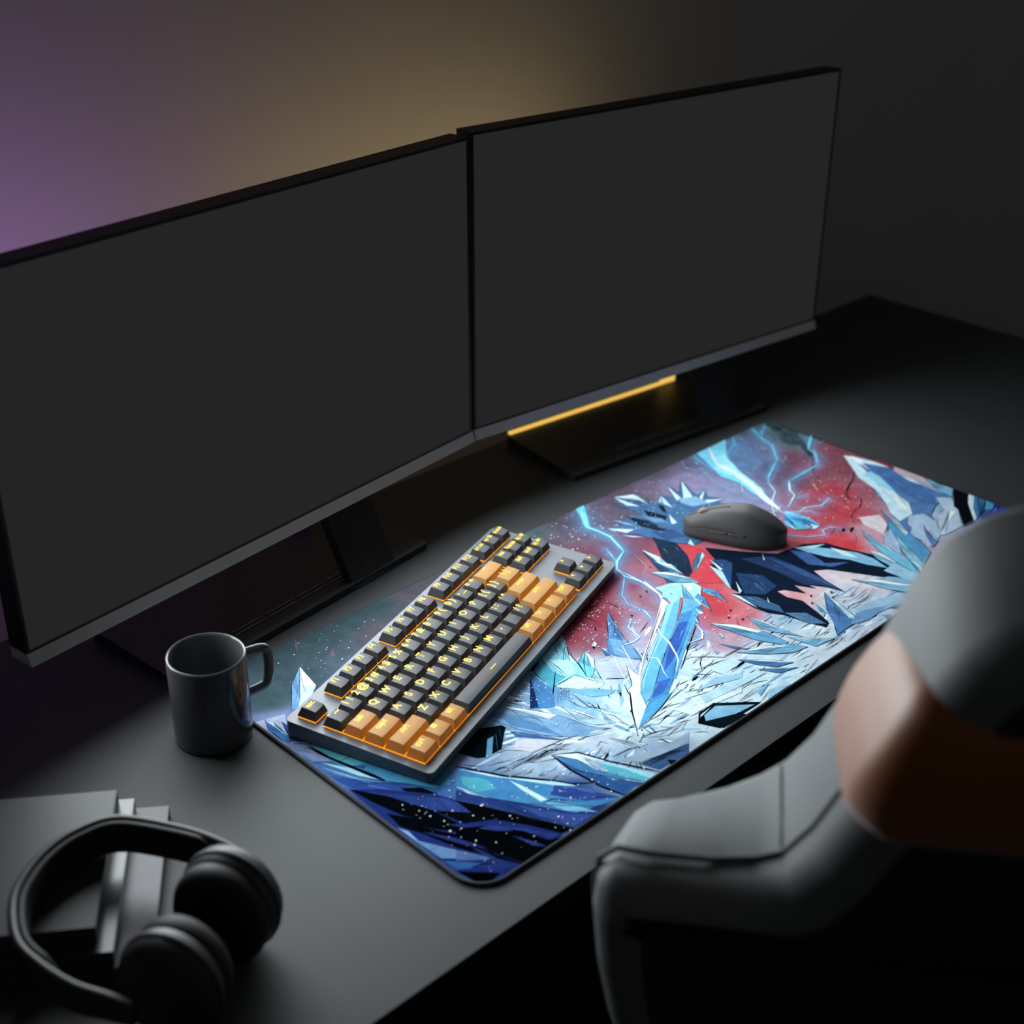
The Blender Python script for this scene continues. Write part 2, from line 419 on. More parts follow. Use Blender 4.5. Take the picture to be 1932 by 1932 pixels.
["S","5a98d0","b8e4f8",4,2,[4499,1362,4512,1425,4589,1504,4598,1465]],
["S","8cd0ee","e4f8fe",5,2,[4931,2445,5093,2320,5098,2113,5132,1949,5015,2092,4972,2299]],
["L","101a22",5,3,[4483,1882,4050,1620,3617,1366,3425,1244]],
["L","2a5a8c",4,3,[4483,1819,3954,1476,3573,1269,3234,1076,3072,942,2935,744]],
["L","2a4a8c",4,4,[4348,1519,3974,1342,3526,1095,3170,876]],
["L","2a5a8c",4,3,[4520,1478,4084,1239,3741,1056,3475,876,3236,789]],
["L","101a22",7,5,[4486,1389,4094,1172,3759,984,3682,948]],
["L","101a22",4,3,[3373,762,3051,659,2780,595,2585,564]],
["L","101a22",10,6,[3017,1046,2771,799,2581,567]],
["L","101a22",6,3,[3325,1365,3118,1107,3001,1061]],
["L","101a22",4,2,[3325,1365,3287,1212,3409,1259]],
["L","101a22",4,3,[3381,755,3418,707,3138,677]],
["L","2a5a8c",3,2,[4271,1501,4580,1697,4748,1634]],
["L","2a5a8c",3,2,[3108,909,3097,971]],
["L","f2fbff",10,6,[4150,1675,4036,1516,3974,1342,3842,1127,3788,1067,3619,954]],
["L","f2fbff",7,3,[3648,1199,3514,1025,3472,932]],
["L","f2fbff",14,5,[3594,1332,3662,1241,3580,1126]],
["L","101a22",5,2,[3798,1030,3935,1012,4184,778]],
["L","101a22",5,2,[3912,950,4044,854]],
["L","101a22",5,2,[3771,878,3781,828,3885,798]],
["L","101a22",5,2,[3869,799,4160,745]],
["L","101a22",5,2,[4200,790,4466,765]],
["L","101a22",5,2,[3515,838,3571,799]],
["L","101a22",5,2,[3462,809,3359,750]],
["L","101a22",5,2,[3402,658,3659,545,4079,467]],
["L","101a22",5,2,[3308,581,3678,476]],
["L","101a22",5,2,[3074,539,3512,427]],
["L","101a22",5,2,[3026,485,3289,385,3863,301]],
["L","101a22",5,2,[3705,359,3879,312]],
["L","101a22",5,2,[3165,379,3516,347]],
["L","101a22",5,2,[2510,470,2665,440,2906,356,3057,359]],
["L","101a22",5,2,[2725,313,3000,339]],
["L","101a22",5,2,[2792,452,2869,367]],
["L","101a22",5,2,[2584,732,2599,888,2541,979]],
["L","101a22",5,3,[3674,741,3744,769,3817,686,3896,692,3941,530]],
["L","101a22",2,2,[3744,755,3681,682]],
["L","101a22",2,2,[3756,731,3709,671]],
["L","101a22",2,2,[3783,718,3738,660]],
["L","101a22",2,2,[3795,694,3739,627]],
["L","101a22",2,2,[3822,682,3767,616]],
["L","101a22",2,2,[3834,657,3796,605]],
["L","101a22",2,2,[3861,645,3797,572]],
["L","101a22",2,2,[3873,620,3826,561]],
["P","a8d4f0",[3812,611,4095,479,4017,419,3737,523,3488,603]],
["P","e8f4fb",[3087,550,3512,427,3909,336,3818,266,3351,352,3158,360]],
["P","0d161d",[3165,278,3449,330,3819,32,3190,46,3094,240]],
["P","8cc4e6",[3238,279,3440,303,3744,52,3440,89,3178,210]],
["P","12202c",[3178,210,3483,84,3573,-1,3212,25]],
["L","101a22",10,9,[3099,236,3225,327,3462,340,3819,32]],
["L","4a80b8",4,2,[3438,126,3615,31]],
["P","e04a58",[5695,2644,5804,2398,5755,2194,5545,2042,5380,1705,5162,1909,5309,2126,5548,2388]],
["S","4f7aa8","a8d4ec",6,4,[6016,3989,6256,3869,6241,3636,6297,3503,6488,3611,6563,3458,6762,3754,6731,3509,7023,3725,6868,3423,6834,3288,7039,3348,6902,3184,7007,3003,6842,2995,7020,2788,6982,2703,6659,2455,5808,2502,5659,2715,5549,2964,5496,3162,5341,3270,5521,3289,5337,3498,5555,3409,5542,3613,5739,3429,5754,3551,5914,3422,5933,3601,5862,3868,5983,3755]],
["P","d2effa",[6010,3974,6069,3594,5971,3726]],
["P","d2effa",[6251,3865,6194,3558,6191,3683]],
["P","d2effa",[6481,3597,6348,3295,6335,3427]],
["P","d2effa",[6756,3739,6624,3401,6525,3372]],
["P","d2effa",[7002,3702,6760,3317,6608,3334]],
["P","d2effa",[7015,3328,6781,3174,6797,3240]],
["P","d2effa",[7003,3000,6698,3089,6811,3145]],
["P","d2effa",[5338,3490,5569,3244,5440,3252]],
["P","d2effa",[5543,3605,5671,3263,5605,3400]],
["P","d2effa",[5351,3261,5512,3036,5416,3126]],
["P","d2effa",[6179,3214,6078,2998,6007,3025]],
["P","d2effa",[5874,2623,5788,2485,5772,2573]],
["P","26384e",[5754,3532,5865,3273,5861,2971,5760,2990,5681,3253]],
["P","22303f",[6033,3508,6120,3191,6013,3135,5918,3301]],
["P","3f6090",[5673,3071,5910,2926,5899,2711,5652,2794]],
["P","6f98c4",[5904,3431,6027,3200,5999,3071,5883,3218]],
["P","8fbce0",[6581,3401,6780,3298,6781,3051,6551,3145,6519,3296]],
["P","20303e",[6275,3483,6290,3389,6164,3228,6180,3331]],
["S","3f6084","9ac8e4",5,3,[5262,2869,5284,2599,5180,2247,5053,2011,4899,2156,5033,2385]],
["P","2a3f58",[5579,2973,5687,2688,5548,2388,5309,2126,5158,2066,5171,2255,5283,2565,5475,2814]],
["L","101a24",4,2,[5483,2770,5638,2698,5641,2514]],
["L","101a24",4,2,[5442,2707,5592,2639,5594,2465]],
["L","101a24",4,2,[5401,2646,5547,2580,5547,2417]],
["L","101a24",4,2,[5361,2584,5502,2523,5501,2369]],
["L","101a24",4,2,[5320,2523,5457,2465,5455,2321]],
["L","101a24",4,2,[5280,2463,5413,2408,5409,2273]],
["L","101a24",4,2,[5241,2403,5369,2352,5364,2226]],
["L","101a24",4,2,[5201,2343,5326,2296,5318,2179]],
["L","101a24",4,2,[5162,2284,5282,2240,5274,2132]],
["S","55809e","a8d0e8",5,2,[5747,2336,5689,2256,5366,2107,5324,2146,5634,2343]],
["S","7ab0d0","d4eef8",5,2,[4931,2446,5088,2300,5176,2049,5167,1904,4973,2105]],
["S","5a8cb4","b0d8ec",5,2,[5159,2576,5250,2387,5178,2147,5125,2265]],
["P","1c2a40",[5842,2380,6076,2043,6352,1706,6773,1629,6987,1469,7036,1263,7160,911,7107,425,7069,275,6921,340,6731,665,6588,911,6482,1086,6336,1184,6256,963,6203,652,6142,852,6027,1032,6031,920,5907,1144,5854,943,5741,1156,5660,1196,5633,1045,5697,879,5614,613,5537,418,5437,380,5355,589,5304,837,5209,994,5183,1154,5232,1526,5321,1443,5325,1582,5499,1856,5571,2090,5653,2013]],
["P","34568c",[5659,2160,5793,2035,5787,1925,5346,1598,5521,1873,5642,2023]],
["P","2e4a78",[5949,1927,6264,1710,6278,1277,6256,963,6194,678,6147,920,5997,1060,6009,1453]],
["P","3f639c",[6199,1732,6265,1402,6261,1032,6200,762,6176,1038,6153,1356]],
["P","2c4f7c",[5642,1760,5821,1518,5746,1260,5498,1242,5351,1415]],
["P","3f7098",[5231,1474,5397,1266,5428,993,5344,867,5251,1090,5217,1295]],
["P","5a88b0",[5344,867,5518,704,5497,422,5354,557]],
["P","4a70b0",[6527,1660,6646,1470,6578,1185,6807,1009,6569,1080,6411,1304]],
["P","8cc8ea",[6616,1656,6766,1555,6906,1345,7063,1080,7086,863,7016,623,6903,843,6855,1041,6717,1248,6646,1470]],
["P","c4ecf8",[6637,1636,6962,1452,6760,1482]],
["P","e4f8fc",[6931,1362,6993,1184,6962,980,6889,1164]],
["P","dff4fb",[5670,2169,5596,1915,5554,1917]],
["P","dff4fb",[5232,1526,5217,1295,5212,1127,5270,1420]],
["P","b8e0f2",[5549,2072,5326,1616,5327,1580,5552,1881]],
["P","c8e8f6",[5491,1643,5373,1466,5311,1452]],
["P","dcf0fa",[5475,1192,5391,1097,5397,1126]],
["P","cfe8f6",[6227,1823,6133,1717,6109,1720]],
["L","0a121c",5,2,[6479,1626,6424,1483,6267,1438]],
["L","0a121c",5,2,[6516,1549,6458,1401,6312,1362]],
["L","0a121c",5,2,[6552,1472,6491,1320,6357,1286]],
["L","0a121c",5,2,[6588,1395,6525,1239,6401,1210]],
["L","0a121c",5,2,[6624,1319,6558,1158,6446,1134]],
["L","0a121c",5,2,[6660,1243,6591,1078,6490,1059]],
["L","0a121c",5,2,[6696,1167,6624,998,6535,983]],
["L","0a121c",5,2,[6732,1091,6657,918,6579,908]],
["L","0a121c",5,2,[6767,1015,6690,839,6623,833]],
["L","0a121c",5,2,[6803,940,6722,759,6667,759]],
["L","6f98cc",3,1,[5990,1889,5999,1651]],
["L","6f98cc",3,1,[6020,1754,6023,1515]],
["L","6f98cc",3,1,[6049,1620,6047,1380]],
["L","6f98cc",3,1,[6077,1487,6071,1246]],
["L","6f98cc",3,1,[6106,1355,6095,1114]],
["L","6f98cc",3,1,[6134,1224,6119,982]],
["L","6f98cc",3,1,[6162,1095,6142,852]],
["L","0a121c",4,2,[5641,1724,5633,1546,5422,1419]],
["L","0a121c",4,2,[5646,1659,5639,1490,5449,1372]],
["L","0a121c",4,2,[5652,1595,5645,1433,5476,1326]],
["L","0a121c",4,2,[5658,1531,5651,1377,5503,1279]],
["L","0a121c",4,2,[5663,1467,5657,1321,5530,1233]],
["L","0a121c",4,2,[5669,1404,5663,1265,5557,1187]],
["L","22303e",3,1,[5445,908,5223,779]],
["L","22303e",3,1,[5462,859,5252,732]],
["L","22303e",3,1,[5478,810,5280,686]],
["L","22303e",3,1,[5494,760,5308,640]],
["L","22303e",3,1,[5510,711,5336,594]],
["L","22303e",3,1,[5526,662,5364,548]],
["L","22303e",3,1,[5542,613,5392,502]],
["L","22303e",3,1,[5558,565,5420,456]],
["L","22303e",3,1,[5574,516,5448,410]],
["S","6fb0dc","eef8fd",5,2,[4574,1306,4764,1078,4876,809,4901,481,4826,489,4687,730,4631,975]],
["S","7cbce2","e4f4fc",5,2,[4986,1102,5050,875,5064,600,5100,438,4951,706,4906,879]],
["S","7cbce2","dff2fb",5,2,[4337,746,4613,642,4873,461,4983,294,4778,331,4549,501]],
["S","4f88c0","d4ecf8",5,2,[4239,654,4467,440,4631,225,4432,292,4314,463]],
["S","5a98cc","e4f4fc",4,2,[4252,401,4486,241,4595,139,4361,210]],
["S","8cc8e8","eef8fd",4,2,[4968,561,5098,375,5324,195,5039,242]],
["S","5f98cc","c4e2f4",4,2,[4339,978,4427,816,4502,684,4382,797]],
["S","5a8fc8","c4e4f4",6,3,[6025,819,5948,575,5864,346,5827,213,5539,219,5382,205,5575,383,5692,541]],
["S","7cb8e2","d0ecf8",5,2,[5758,753,5767,641,5681,518,5655,610]],
["S","4f80bc","c4e4f4",5,2,[6267,293,6388,162,6545,15,6373,-31,6281,124]],
["S","7ab0dc","dff0fa",5,2,[6479,773,6669,576,6858,145,6666,182,6584,474]],
["S","8cc0e4","e8f6fc",4,2,[6084,105,6231,1,6047,6]],
["P","a8c8e6",[5989,398,6379,310,6706,145,6590,42,6220,147,5936,177,5736,198]],
["P","7aa8d4",[5924,323,6145,252,6305,170,5894,150,5667,230]],
["P","8cc0e4",[6555,646,6850,517,7045,261,6848,155,6687,414]],
["L","101a22",4,2,[6015,652,6176,570,6512,650]],
["L","101a22",4,2,[6322,684,6208,576]],
["L","101a22",4,2,[5976,531,6204,509,6481,534]],
["L","101a22",4,2,[5941,444,6283,435,6499,482]],
["L","101a22",4,2,[6042,417,6428,405]],
["L","101a22",4,2,[6177,429,6473,434]],
["L","101a22",4,2,[5018,152,5235,120,5477,148]],
["L","101a22",4,2,[5037,119,5360,129]],
["L","101a22",4,2,[5412,241,5381,174]],
["L","101a22",4,2,[5896,383,5830,276,5868,240]],
["L","101a22",4,2,[5586,175,5795,176,5955,159]],
["L","101a22",4,2,[5397,63,5682,117]],
["L","101a22",4,2,[5453,11,5749,55]],
["L","101a22",4,2,[3656,187,3951,219,4116,178]],
["L","101a22",4,2,[3698,175,4081,182]],
["L","101a22",4,2,[3804,34,4074,103]],
["L","101a22",4,2,[4168,187,4361,240]],
["L","101a22",4,2,[4058,90,4266,65]],
["L","101a22",4,2,[3901,438,4094,373]],
["L","101a22",4,2,[3870,338,4044,275]],
["L","101a22",4,2,[3699,371,3810,337]],
["L","101a22",4,2,[4009,962,4174,776,4659,756]],
["L","101a22",4,2,[3837,822,4229,725]],
["L","101a22",4,2,[4028,553,4259,545]],
["L","101a22",4,2,[4532,19,4869,92]],
["L","101a22",4,2,[4740,62,4897,97]],
["L","101a22",4,2,[6691,703,6588,652]],
["L","101a22",4,2,[5888,55,5947,33]],
["P","7cc0e8",[3927,156,4133,191,4125,170,3895,102]],
["P","9cd0ee",[4049,98,4293,11,4399,-2,3865,-9]],
["P","c4e8f8",[3458,514,3849,458,4146,383,4289,307,3819,343,3397,404]],
["P","33444e",[6087,781,6111,766,6075,743,6061,757]],
["P","33444e",[5854,894,5878,878,5843,855,5828,869]],
["P","33444e",[5736,794,5760,779,5725,756,5710,770]],
["P","33444e",[4957,1319,4980,1304,4948,1280,4933,1293]],
["P","33444e",[4825,1240,4848,1225,4816,1202,4801,1215]],
["P","33444e",[4906,1114,4929,1099,4897,1076,4882,1089]],
["S","9cd4ee","e4f6fc",3,2,[4495,1119,4504,1061,4467,1007,4439,1033]],
["S","9cd4ee","e4f6fc",3,2,[4185,920,4217,874,4169,867]],
["L","101a22",3,2,[4880,1168,4778,1064,4885,1130]],
["P","d0b4c4",[9383,2045,9396,1607,9234,1345,9245,1625,9158,1755,9266,1952]],
["P","a03848",[9392,2396,9383,2045,9290,2005,9335,2243]],
["S","5f8cc4","dff2fb",6,6,[9176,2702,9254,2577,9319,2309,9322,2102,9214,1901,9234,1636,9140,1433,9164,1268,9180,1064,8817,1078,8536,980,8363,790,7861,707,7909,872,8085,1137,8192,1345,8388,1524,8514,1732,8666,1922,8762,2173,8932,2363]],
["P","cfeaf8",[9172,2679,9108,2403,8912,2083,8762,1689,8624,1350,8396,1155,8113,1154,8221,1364,8388,1524,8622,1820,8762,2173]],
["P","4f7cb8",[9164,2401,9306,2091,9174,1691,9167,1359,8829,1068,8739,1243,8809,1646,8976,1974]],
["P","9cdcf0",[8891,2201,9037,2165,8976,1974,8748,1607,8767,1876]],
["P","f0f8fd",[8755,1648,8460,1230,8367,1138,8509,1457]],
["P","b8cde8",[8304,1152,8498,1060,8437,851,8173,626,7814,545,7888,724,7898,882,8085,964,8124,1057]],
["P","c4d4ea",[8998,1187,9137,1057,8904,816,8558,565,8217,584,8217,669,8546,882,8778,933]],
["S","d4e2f2","f4f8fc",4,2,[8824,891,8862,810,8521,730,8206,595,8162,636]],
["S","6a90c8","e0eef8",5,2,[8241,904,8201,812,8014,564,7836,525,8041,749]],
["S","7cc0e4","b4e0f4",5,2,[9413,1617,9364,1369,9378,1163,9149,1046,9226,1305]],
["P","101a22",[9394,1172,9424,977,9115,800,8756,510,8551,528,8904,816,8953,906]],
["P","e0f0fa",[9415,963,9420,887,9101,723,8866,539,8785,527,9176,835]],
["P","4a88c8",[9420,887,9431,737,9150,631,8907,545,9101,723]],
["P","3fa8d4",[9415,728,9414,590,9264,525,9143,593]],
["P","2c44b0",[9418,610,9417,338,9193,367,8893,470,8959,541,9223,519]],
["L","101a22",9,5,[9424,837,8977,568]],
["L","101a22",9,5,[9427,787,9019,574]],
["L","101a22",9,5,[9431,737,9143,593,8837,522]],
["L","101a22",9,5,[9399,582,9223,519,8929,524]],
["L","101a22",9,5,[9433,550,9208,443]],
["L","101a22",9,5,[9421,424,8893,470]],
["L","1c2c40",4,2,[8731,2153,8767,1876,8778,1627]],
["L","1c2c40",4,2,[8785,1907,8480,1439,8431,1212]],
["L","1c2c40",4,2,[8778,1627,8384,1166]],
["L","1c2c40",4,2,[9189,2379,9061,2142]],
["L","1c2c40",4,2,[9062,1992,8931,1723]],
["L","1c2c40",4,2,[8624,1350,8709,1225,8806,1089]],
["L","1c2c40",4,2,[8577,1303,8683,1068]],
["L","1c2c40",4,2,[8304,1152,8124,1057,7925,899]],
["L","1c2c40",4,2,[8498,1060,8344,1071]],
["L","1c2c40",4,2,[8535,892,8374,779]],
["L","1c2c40",4,2,[8762,993,8591,840]],
["L","1c2c40",4,2,[8958,1039,9046,1003]],
["L","1c2c40",4,2,[9079,1779,8940,1619]],
["L","1c2c40",4,2,[9111,1652,9012,1409]],
["L","1c2c40",4,2,[9151,1567,9039,1336]],
["L","1c2c40",4,2,[9047,1907,8865,1499]],
["S","5aa8d8","d8f0fa",6,2,[8201,1494,8018,1199,7941,926,7834,691,7708,481,7336,354,7376,592,7617,894,7765,1091,8001,1259]],
["S","8cd0ec","f0fafe",5,2,[7820,1040,7624,763,7426,426,7317,294,7361,566,7544,798]],
["S","7cc8ea","e4f6fc",6,2,[7570,1358,7469,1074,7431,862,7399,690,7361,566,7196,253,7070,257,7196,563,7249,830,7403,1135]],
["S","8ccaea","eaf7fc",5,2,[7210,1008,7253,866,7204,634,7148,337,7056,232,7054,540,7109,841]],
["S","6fb4de","d4eef8",5,2,[7386,582,7325,364,7211,278,7154,292]],
["P","a4d4ee",[7158,638,7144,302,6953,217,6925,622]],
["S","8cc8e8","f0fafe",5,2,[6487,766,6714,553,6904,187,6742,119,6598,364,6540,603]],
["P","b4ccec",[7667,1098,7830,1115,7638,874,7399,690,7442,852,7466,952]],
["L","101a22",5,3,[8001,1259,7706,1062,7614,1064,7461,957]],
["P","e8d4dc",[7826,1554,8073,1412,7918,1206,7667,1098,7677,1174,7706,1403]],
["P","f2fbff",[7782,1311,7796,1277,7730,1252]],
["P","5ac8f0",[7313,2299,7345,2135,7366,1983,7317,1767,7138,1804,6991,1899,6995,2067]],
["S","3f90d0","a0e4f8",4,2,[7291,1748,7145,1755,7185,2020,7198,2140,7305,1996]],
["S","3f90d0","a0e4f8",4,2,[7000,1869,6999,1978,7100,2144,7206,2221,7140,2062]],
["S","3f90d0","c0f0fb",4,2,[7143,1736,7195,1881,7159,2001,7257,1888]],
["P","7fe0ff",[7783,4083,8068,4082,8417,4093,7983,3735,7704,3326,7675,3086,7545,2834,7358,2574,7387,2836,7500,3137,7471,3428,7629,3746]],
["L","f2fbff",14,22,[8049,4099,7740,3721,7657,3447,7602,3154,7423,2802,7316,2543]],
["L","f2fbff",10,5,[7605,3534,7610,3222,7455,2918]],
["L","7fe0ff",5,5,[7731,4091,7649,3990,7567,3631,7543,3453]],
["L","7fe0ff",4,3,[7462,4083,7337,3923,7394,3637,7288,3408,7248,3096]],
["L","7fe0ff",6,4,[8585,4108,8399,3924,8120,3811,7964,3737]],
["P","6fd8fa",[5441,4115,5594,4112,5328,3774,5195,3631,5183,3709,5356,3952]],
["L","8ce4fc",20,12,[5475,4049,5191,3668,5213,3515,5218,3315,5075,2972]],
["L","8ce4fc",12,14,[5075,2972,4833,2860,4702,2741,4653,2580,4701,2361,4685,2204,4622,1981]],
["L","f2fbff",5,7,[4702,2741,4701,2361,4622,1981]],
["L","8ce4fc",5,3,[4653,2580,4322,2318,4220,2136,4262,1907,4113,1649]],
["L","8ce4fc",6,4,[4969,3165,4833,2860]],
["L","a8c8e8",3,2,[5648,4097,5536,3992,5399,3912]],
["L","b8e8fa",3,2,[5114,2842,5002,2551,4797,2445]],
["P","a4ecfd",[8021,3788,7776,3357,7581,2848,7312,2498,7350,2699,7589,3213,7583,3602,7888,3845]],
["L","f2fbff",32,44,[7734,3722,7692,3371,7542,2945,7353,2578,7281,2352]],
["L","7fe0ff",9,7,[9001,4108,8803,3766,8732,3538,8413,3223]],
["L","7fe0ff",6,10,[8413,3223,7946,3007,7788,2902]],
["L","f2fbff",7,6,[7788,2902,7635,2675,7425,2569,7306,2444]],
["L","7fe0ff",5,4,[9248,4100,9149,3970,9007,3919,8816,3775]],
["L","7fe0ff",14,9,[9405,3371,9008,3143,8954,2989,8711,2780]],
["L","7fe0ff",10,7,[8691,2766,8153,2738,8023,2746]],
["L","f2fbff",9,9,[8023,2746,7807,2576,7741,2455,7438,2321]],
["L","7fe0ff",4,3,[9391,3150,9223,3138]],
["L","7fe0ff",4,3,[9138,3091,8990,3078]],
["L","f2fbff",6,5,[7991,2102,7757,2053,7549,2159,7386,2139]],
["L","f2fbff",5,3,[7669,2402,7861,2344]],
["L","f2fbff",4,2,[8179,2507,8069,2331,8111,2324]],
["L","f2fbff",6,4,[7428,1535,7363,1652,7224,1671,7144,1582,6950,1699,6799,1904]],
["L","f2fbff",3,3,[6978,1846,6916,1687]],
["L","f2fbff",4,2,[7531,3142,7329,2960,7320,2878]],
["L","f2fbff",3,2,[7845,3293,7786,3156]],
["L","f2fbff",12,4,[7353,2578,7240,2274,7351,2114]],
["L","f2fbff",8,3,[7032,2411,7153,2355,7415,2402]],
["L","f2fbff",8,3,[7312,2498,7012,2203,7166,2172]],
["L","f2fbff",6,2,[7240,2274,7537,2055,7525,1951]],
["L","f2fbff",6,5,[3993,1897,3881,1838,3826,1625,3720,1609,3565,1641,3396,1353,3293,1180]],
["L","f2fbff",5,6,[3369,1572,3260,1427,3169,1270,3067,1076]],
["L","f2fbff",10,6,[4460,1383,4393,1238,4293,1157,4093,1202]],
["L","f2fbff",6,3,[4264,1963,4231,1871,4199,1779]],
["L","f2fbff",8,16,[4733,2356,4642,2050,4527,1904]]],
[[2814,683,"ecf9ff"],
[2556,693,"ecf9ff"],
[3108,767,"ecf9ff"],
[3432,835,"ecf9ff"],
[2889,852,"ecf9ff"],
[3918,1029,"ecf9ff"],
[3594,557,"ecf9ff"],
[2533,948,"d0eefa"],
[2772,1456,"d0eefa"],
[4085,607,"d0eefa"],
[4285,288,"d0eefa"],
[807,3954,"42555d"],
[1367,3976,"42555d"],
[684,3422,"42555d"],
[1764,4031,"42555d"],
[2141,4046,"42555d"],
[295,3417,"42555d"],
[2647,4108,"5d5560"],
[3099,4084,"5d5560"],
[1921,3596,"5d5560"],
[4093,4079,"5a6a72"],
[4643,4099,"5a6a72"],
[5068,3978,"655565"],
[4324,3689,"655565"],
[6071,4105,"6f6075"],
[6927,4136,"6f6075"],
[7428,4104,"7a6a85"],
[5896,3679,"6f6378"],
[5204,3575,"6f6378"],
[5052,3008,"7d4a5c"],
[4687,3009,"7d4a5c"],
[5480,3137,"8a5068"],
[4164,2687,"b02a42"],
[3810,2556,"8f0f25"],
[3470,2429,"8f0f25"],
[3762,2155,"a04055"],
[4554,2480,"a04055"],
[4953,2430,"b07080"],
[4427,2130,"b07080"],
[3327,2134,"a8485a"],
[3416,1911,"9a5a70"],
[5407,2336,"e04a58"],
[5304,1938,"e04a58"],
[4942,1646,"e04a58"],
[4896,1387,"e04a58"],
[4979,1160,"e88090"],
[4558,1336,"d06a7c"],
[4271,1247,"cfa5bb"],
[4396,990,"cfa5bb"],
[3983,1518,"cfa5bb"],
[5775,1177,"f0c8d0"],
[6037,931,"f0c8d0"],
[6498,819,"ecdde6"],
[6625,620,"ecdde6"],
[5694,1411,"f0a8b0"],
[5768,1027,"f0a8b0"],
[6115,702,"d8dcee"],
[6192,474,"d8dcee"],
[8260,3778,"6a85b0"],
[8154,3430,"6a85b0"],
[7919,3870,"5f7fae"],
[8230,3140,"6a5a75"],
[8569,3043,"7d5062"],
[8127,2808,"7d5062"],
[9246,3800,"5f7078"],
[9121,3440,"5f7078"],
[9228,4060,"5f7078"],
[9158,2944,"8f4a58"],
[8901,2516,"8f4a58"],
[8592,2804,"a04a58"],
[8200,2122,"c04252"],
[7736,1962,"c04252"],
[7811,1701,"d04454"],
[7434,1676,"d04454"],
[7837,1487,"c85868"],
[7068,1653,"e8404e"],
[7098,1446,"e8404e"],
[7128,1242,"e8404e"],
[8548,1797,"b06070"],
[7651,1290,"d8a8b8"],
[7405,982,"d8a8b8"],
[7086,849,"e08090"],
[7010,3231,"9a9abf"],
[6985,2955,"9a9abf"],
[7045,3607,"a08fb8"],
[3143,1363,"c8d0e4"],
[3372,1278,"c8d0e4"],
[3728,943,"d8eefa"],
[3666,615,"d8eefa"],
[3323,812,"d8eefa"],
[3023,970,"d8eefa"],
[4013,416,"d6ecfb"],
[4520,463,"d6ecfb"],
[3459,315,"d6ecfb"],
[5434,441,"d8e6f4"],
[4885,392,"d8e6f4"],
[5229,779,"b8d0e8"],
[5740,446,"b8d0e8"],
[6183,331,"c0d8ee"],
[6942,403,"c0d8ee"],
[2472,1245,"8fc4e6"],
[2458,1019,"8fc4e6"],
[2448,1512,"6aa0d0"],
[2683,807,"cfe6f5"],
[2704,553,"cfe6f5"],
[2078,802,"c4cfe2"],
[2284,720,"c4cfe2"],
[1760,773,"c4cfe2"],
[1526,886,"a8bdd4"],
[1889,760,"a8bdd4"],
[2190,366,"9fb8d2"],
[2491,302,"9fb8d2"],
[2502,181,"8aa0b8"],
[1646,1436,"7aa6cf"],
[1889,1322,"7aa6cf"],
[1116,1381,"8090b4"],
[1714,1146,"bcc4d8"],
[876,978,"3a78b8"],
[579,1361,"3a78b8"],
[1171,598,"2f5ea0"],
[1500,388,"2f5ea0"],
[310,1412,"2a3f80"],
[632,714,"2a3f80"],
[1359,124,"2a3f80"],
[268,588,"27366e"],
[738,423,"27366e"],
[71,774,"3f6aa8"],
[236,2320,"4a70a8"],
[117,2653,"8a98c4"],
[118,2992,"8a98c4"],
[8928,1647,"a8c6e6"],
[8836,1131,"a8c6e6"],
[8148,1010,"a8c6e6"],
[8904,873,"5f8fc8"],
[9295,508,"3a62b8"],
[8612,1145,"c6d4ea"]])
mato = thing('desk_mat', 'large desk mat printed with blue ice crystals, lightning and red sky', 'desk mat')
outline = rrect(0, MW, 0, MH, MR, 10)
bm = bmesh.new(); prism(bm, outline, 0.0, MT); obj('rubber_base', bm, M['rubber'], mato)
bm = bmesh.new(); sweep(bm, [(x, y, MT*.62) for x, y in outline], circ(.0019, 8, .0016), closed=True); obj('stitched_hem', bm, M['hem'], mato, smooth=True)

clip_poly = rrect(.0012, MW-.0012, .0012, MH-.0012, MR-.0012, 10)
def clip(poly):
    out = poly
    n = len(clip_poly)
    for i in range(n):
        ax, ay = clip_poly[i]; bx, by = clip_poly[(i+1) % n]
        ex, ey = bx-ax, by-ay
        if ex*ex+ey*ey < 1e-14: continue
        src = out; out = []
        if not src: return out
        px, py = src[-1]; pd = ex*(py-ay)-ey*(px-ax)
        for x, y in src:
            dd = ex*(y-ay)-ey*(x-ax)
            if (dd >= 0) != (pd >= 0):
                t = pd/(pd-dd); out.append((px+(x-px)*t, py+(y-py)*t))
            if dd >= 0: out.append((x, y))
            px, py, pd = x, y, dd
    return out
AX = np.array([[a[0]*1e-4, a[1]*1e-4] for a in ANCH]); AC = np.array([lin(a[2]) for a in ANCH])
glow = []
for it in ITEMS:
    if it[0] == 'L' and it[1] in ('f2fbff', '7fe0ff', '8ce4fc') and max(it[2], it[3]) >= 5:
        p = it[4]; q = [(p[i]*1e-4, p[i+1]*1e-4) for i in range(0, len(p), 2)]
        for (xa, ya), (xb, yb) in zip(q, q[1:]):
            n = max(1, int(math.hypot(xb-xa, yb-ya)/.004))
            for k in range(n): glow.append((xa+(xb-xa)*k/n, ya+(yb-ya)*k/n, max(it[2], it[3])*1e-4))
GL = np.array(glow); GC = np.array(lin('5fb8f0'))
def field(P):
    P = np.asarray(P); out = np.zeros((len(P), 3))
    for i in range(0, len(P), 2000):
        q = P[i:i+2000]
        d2 = ((q[:, None]-AX[None])**2).sum(2)+1e-5
        w = d2**-1.7; c = (w[..., None]*AC[None]).sum(1)/w.sum(1)[:, None]
        dg = np.sqrt(((q[:, None]-GL[None, :, :2])**2).sum(2))
        g = np.exp(-dg/(.004+2.6*GL[None, :, 2])).max(1)[:, None]*.62
        out[i:i+2000] = c*(1-g)+GC*g
    return out

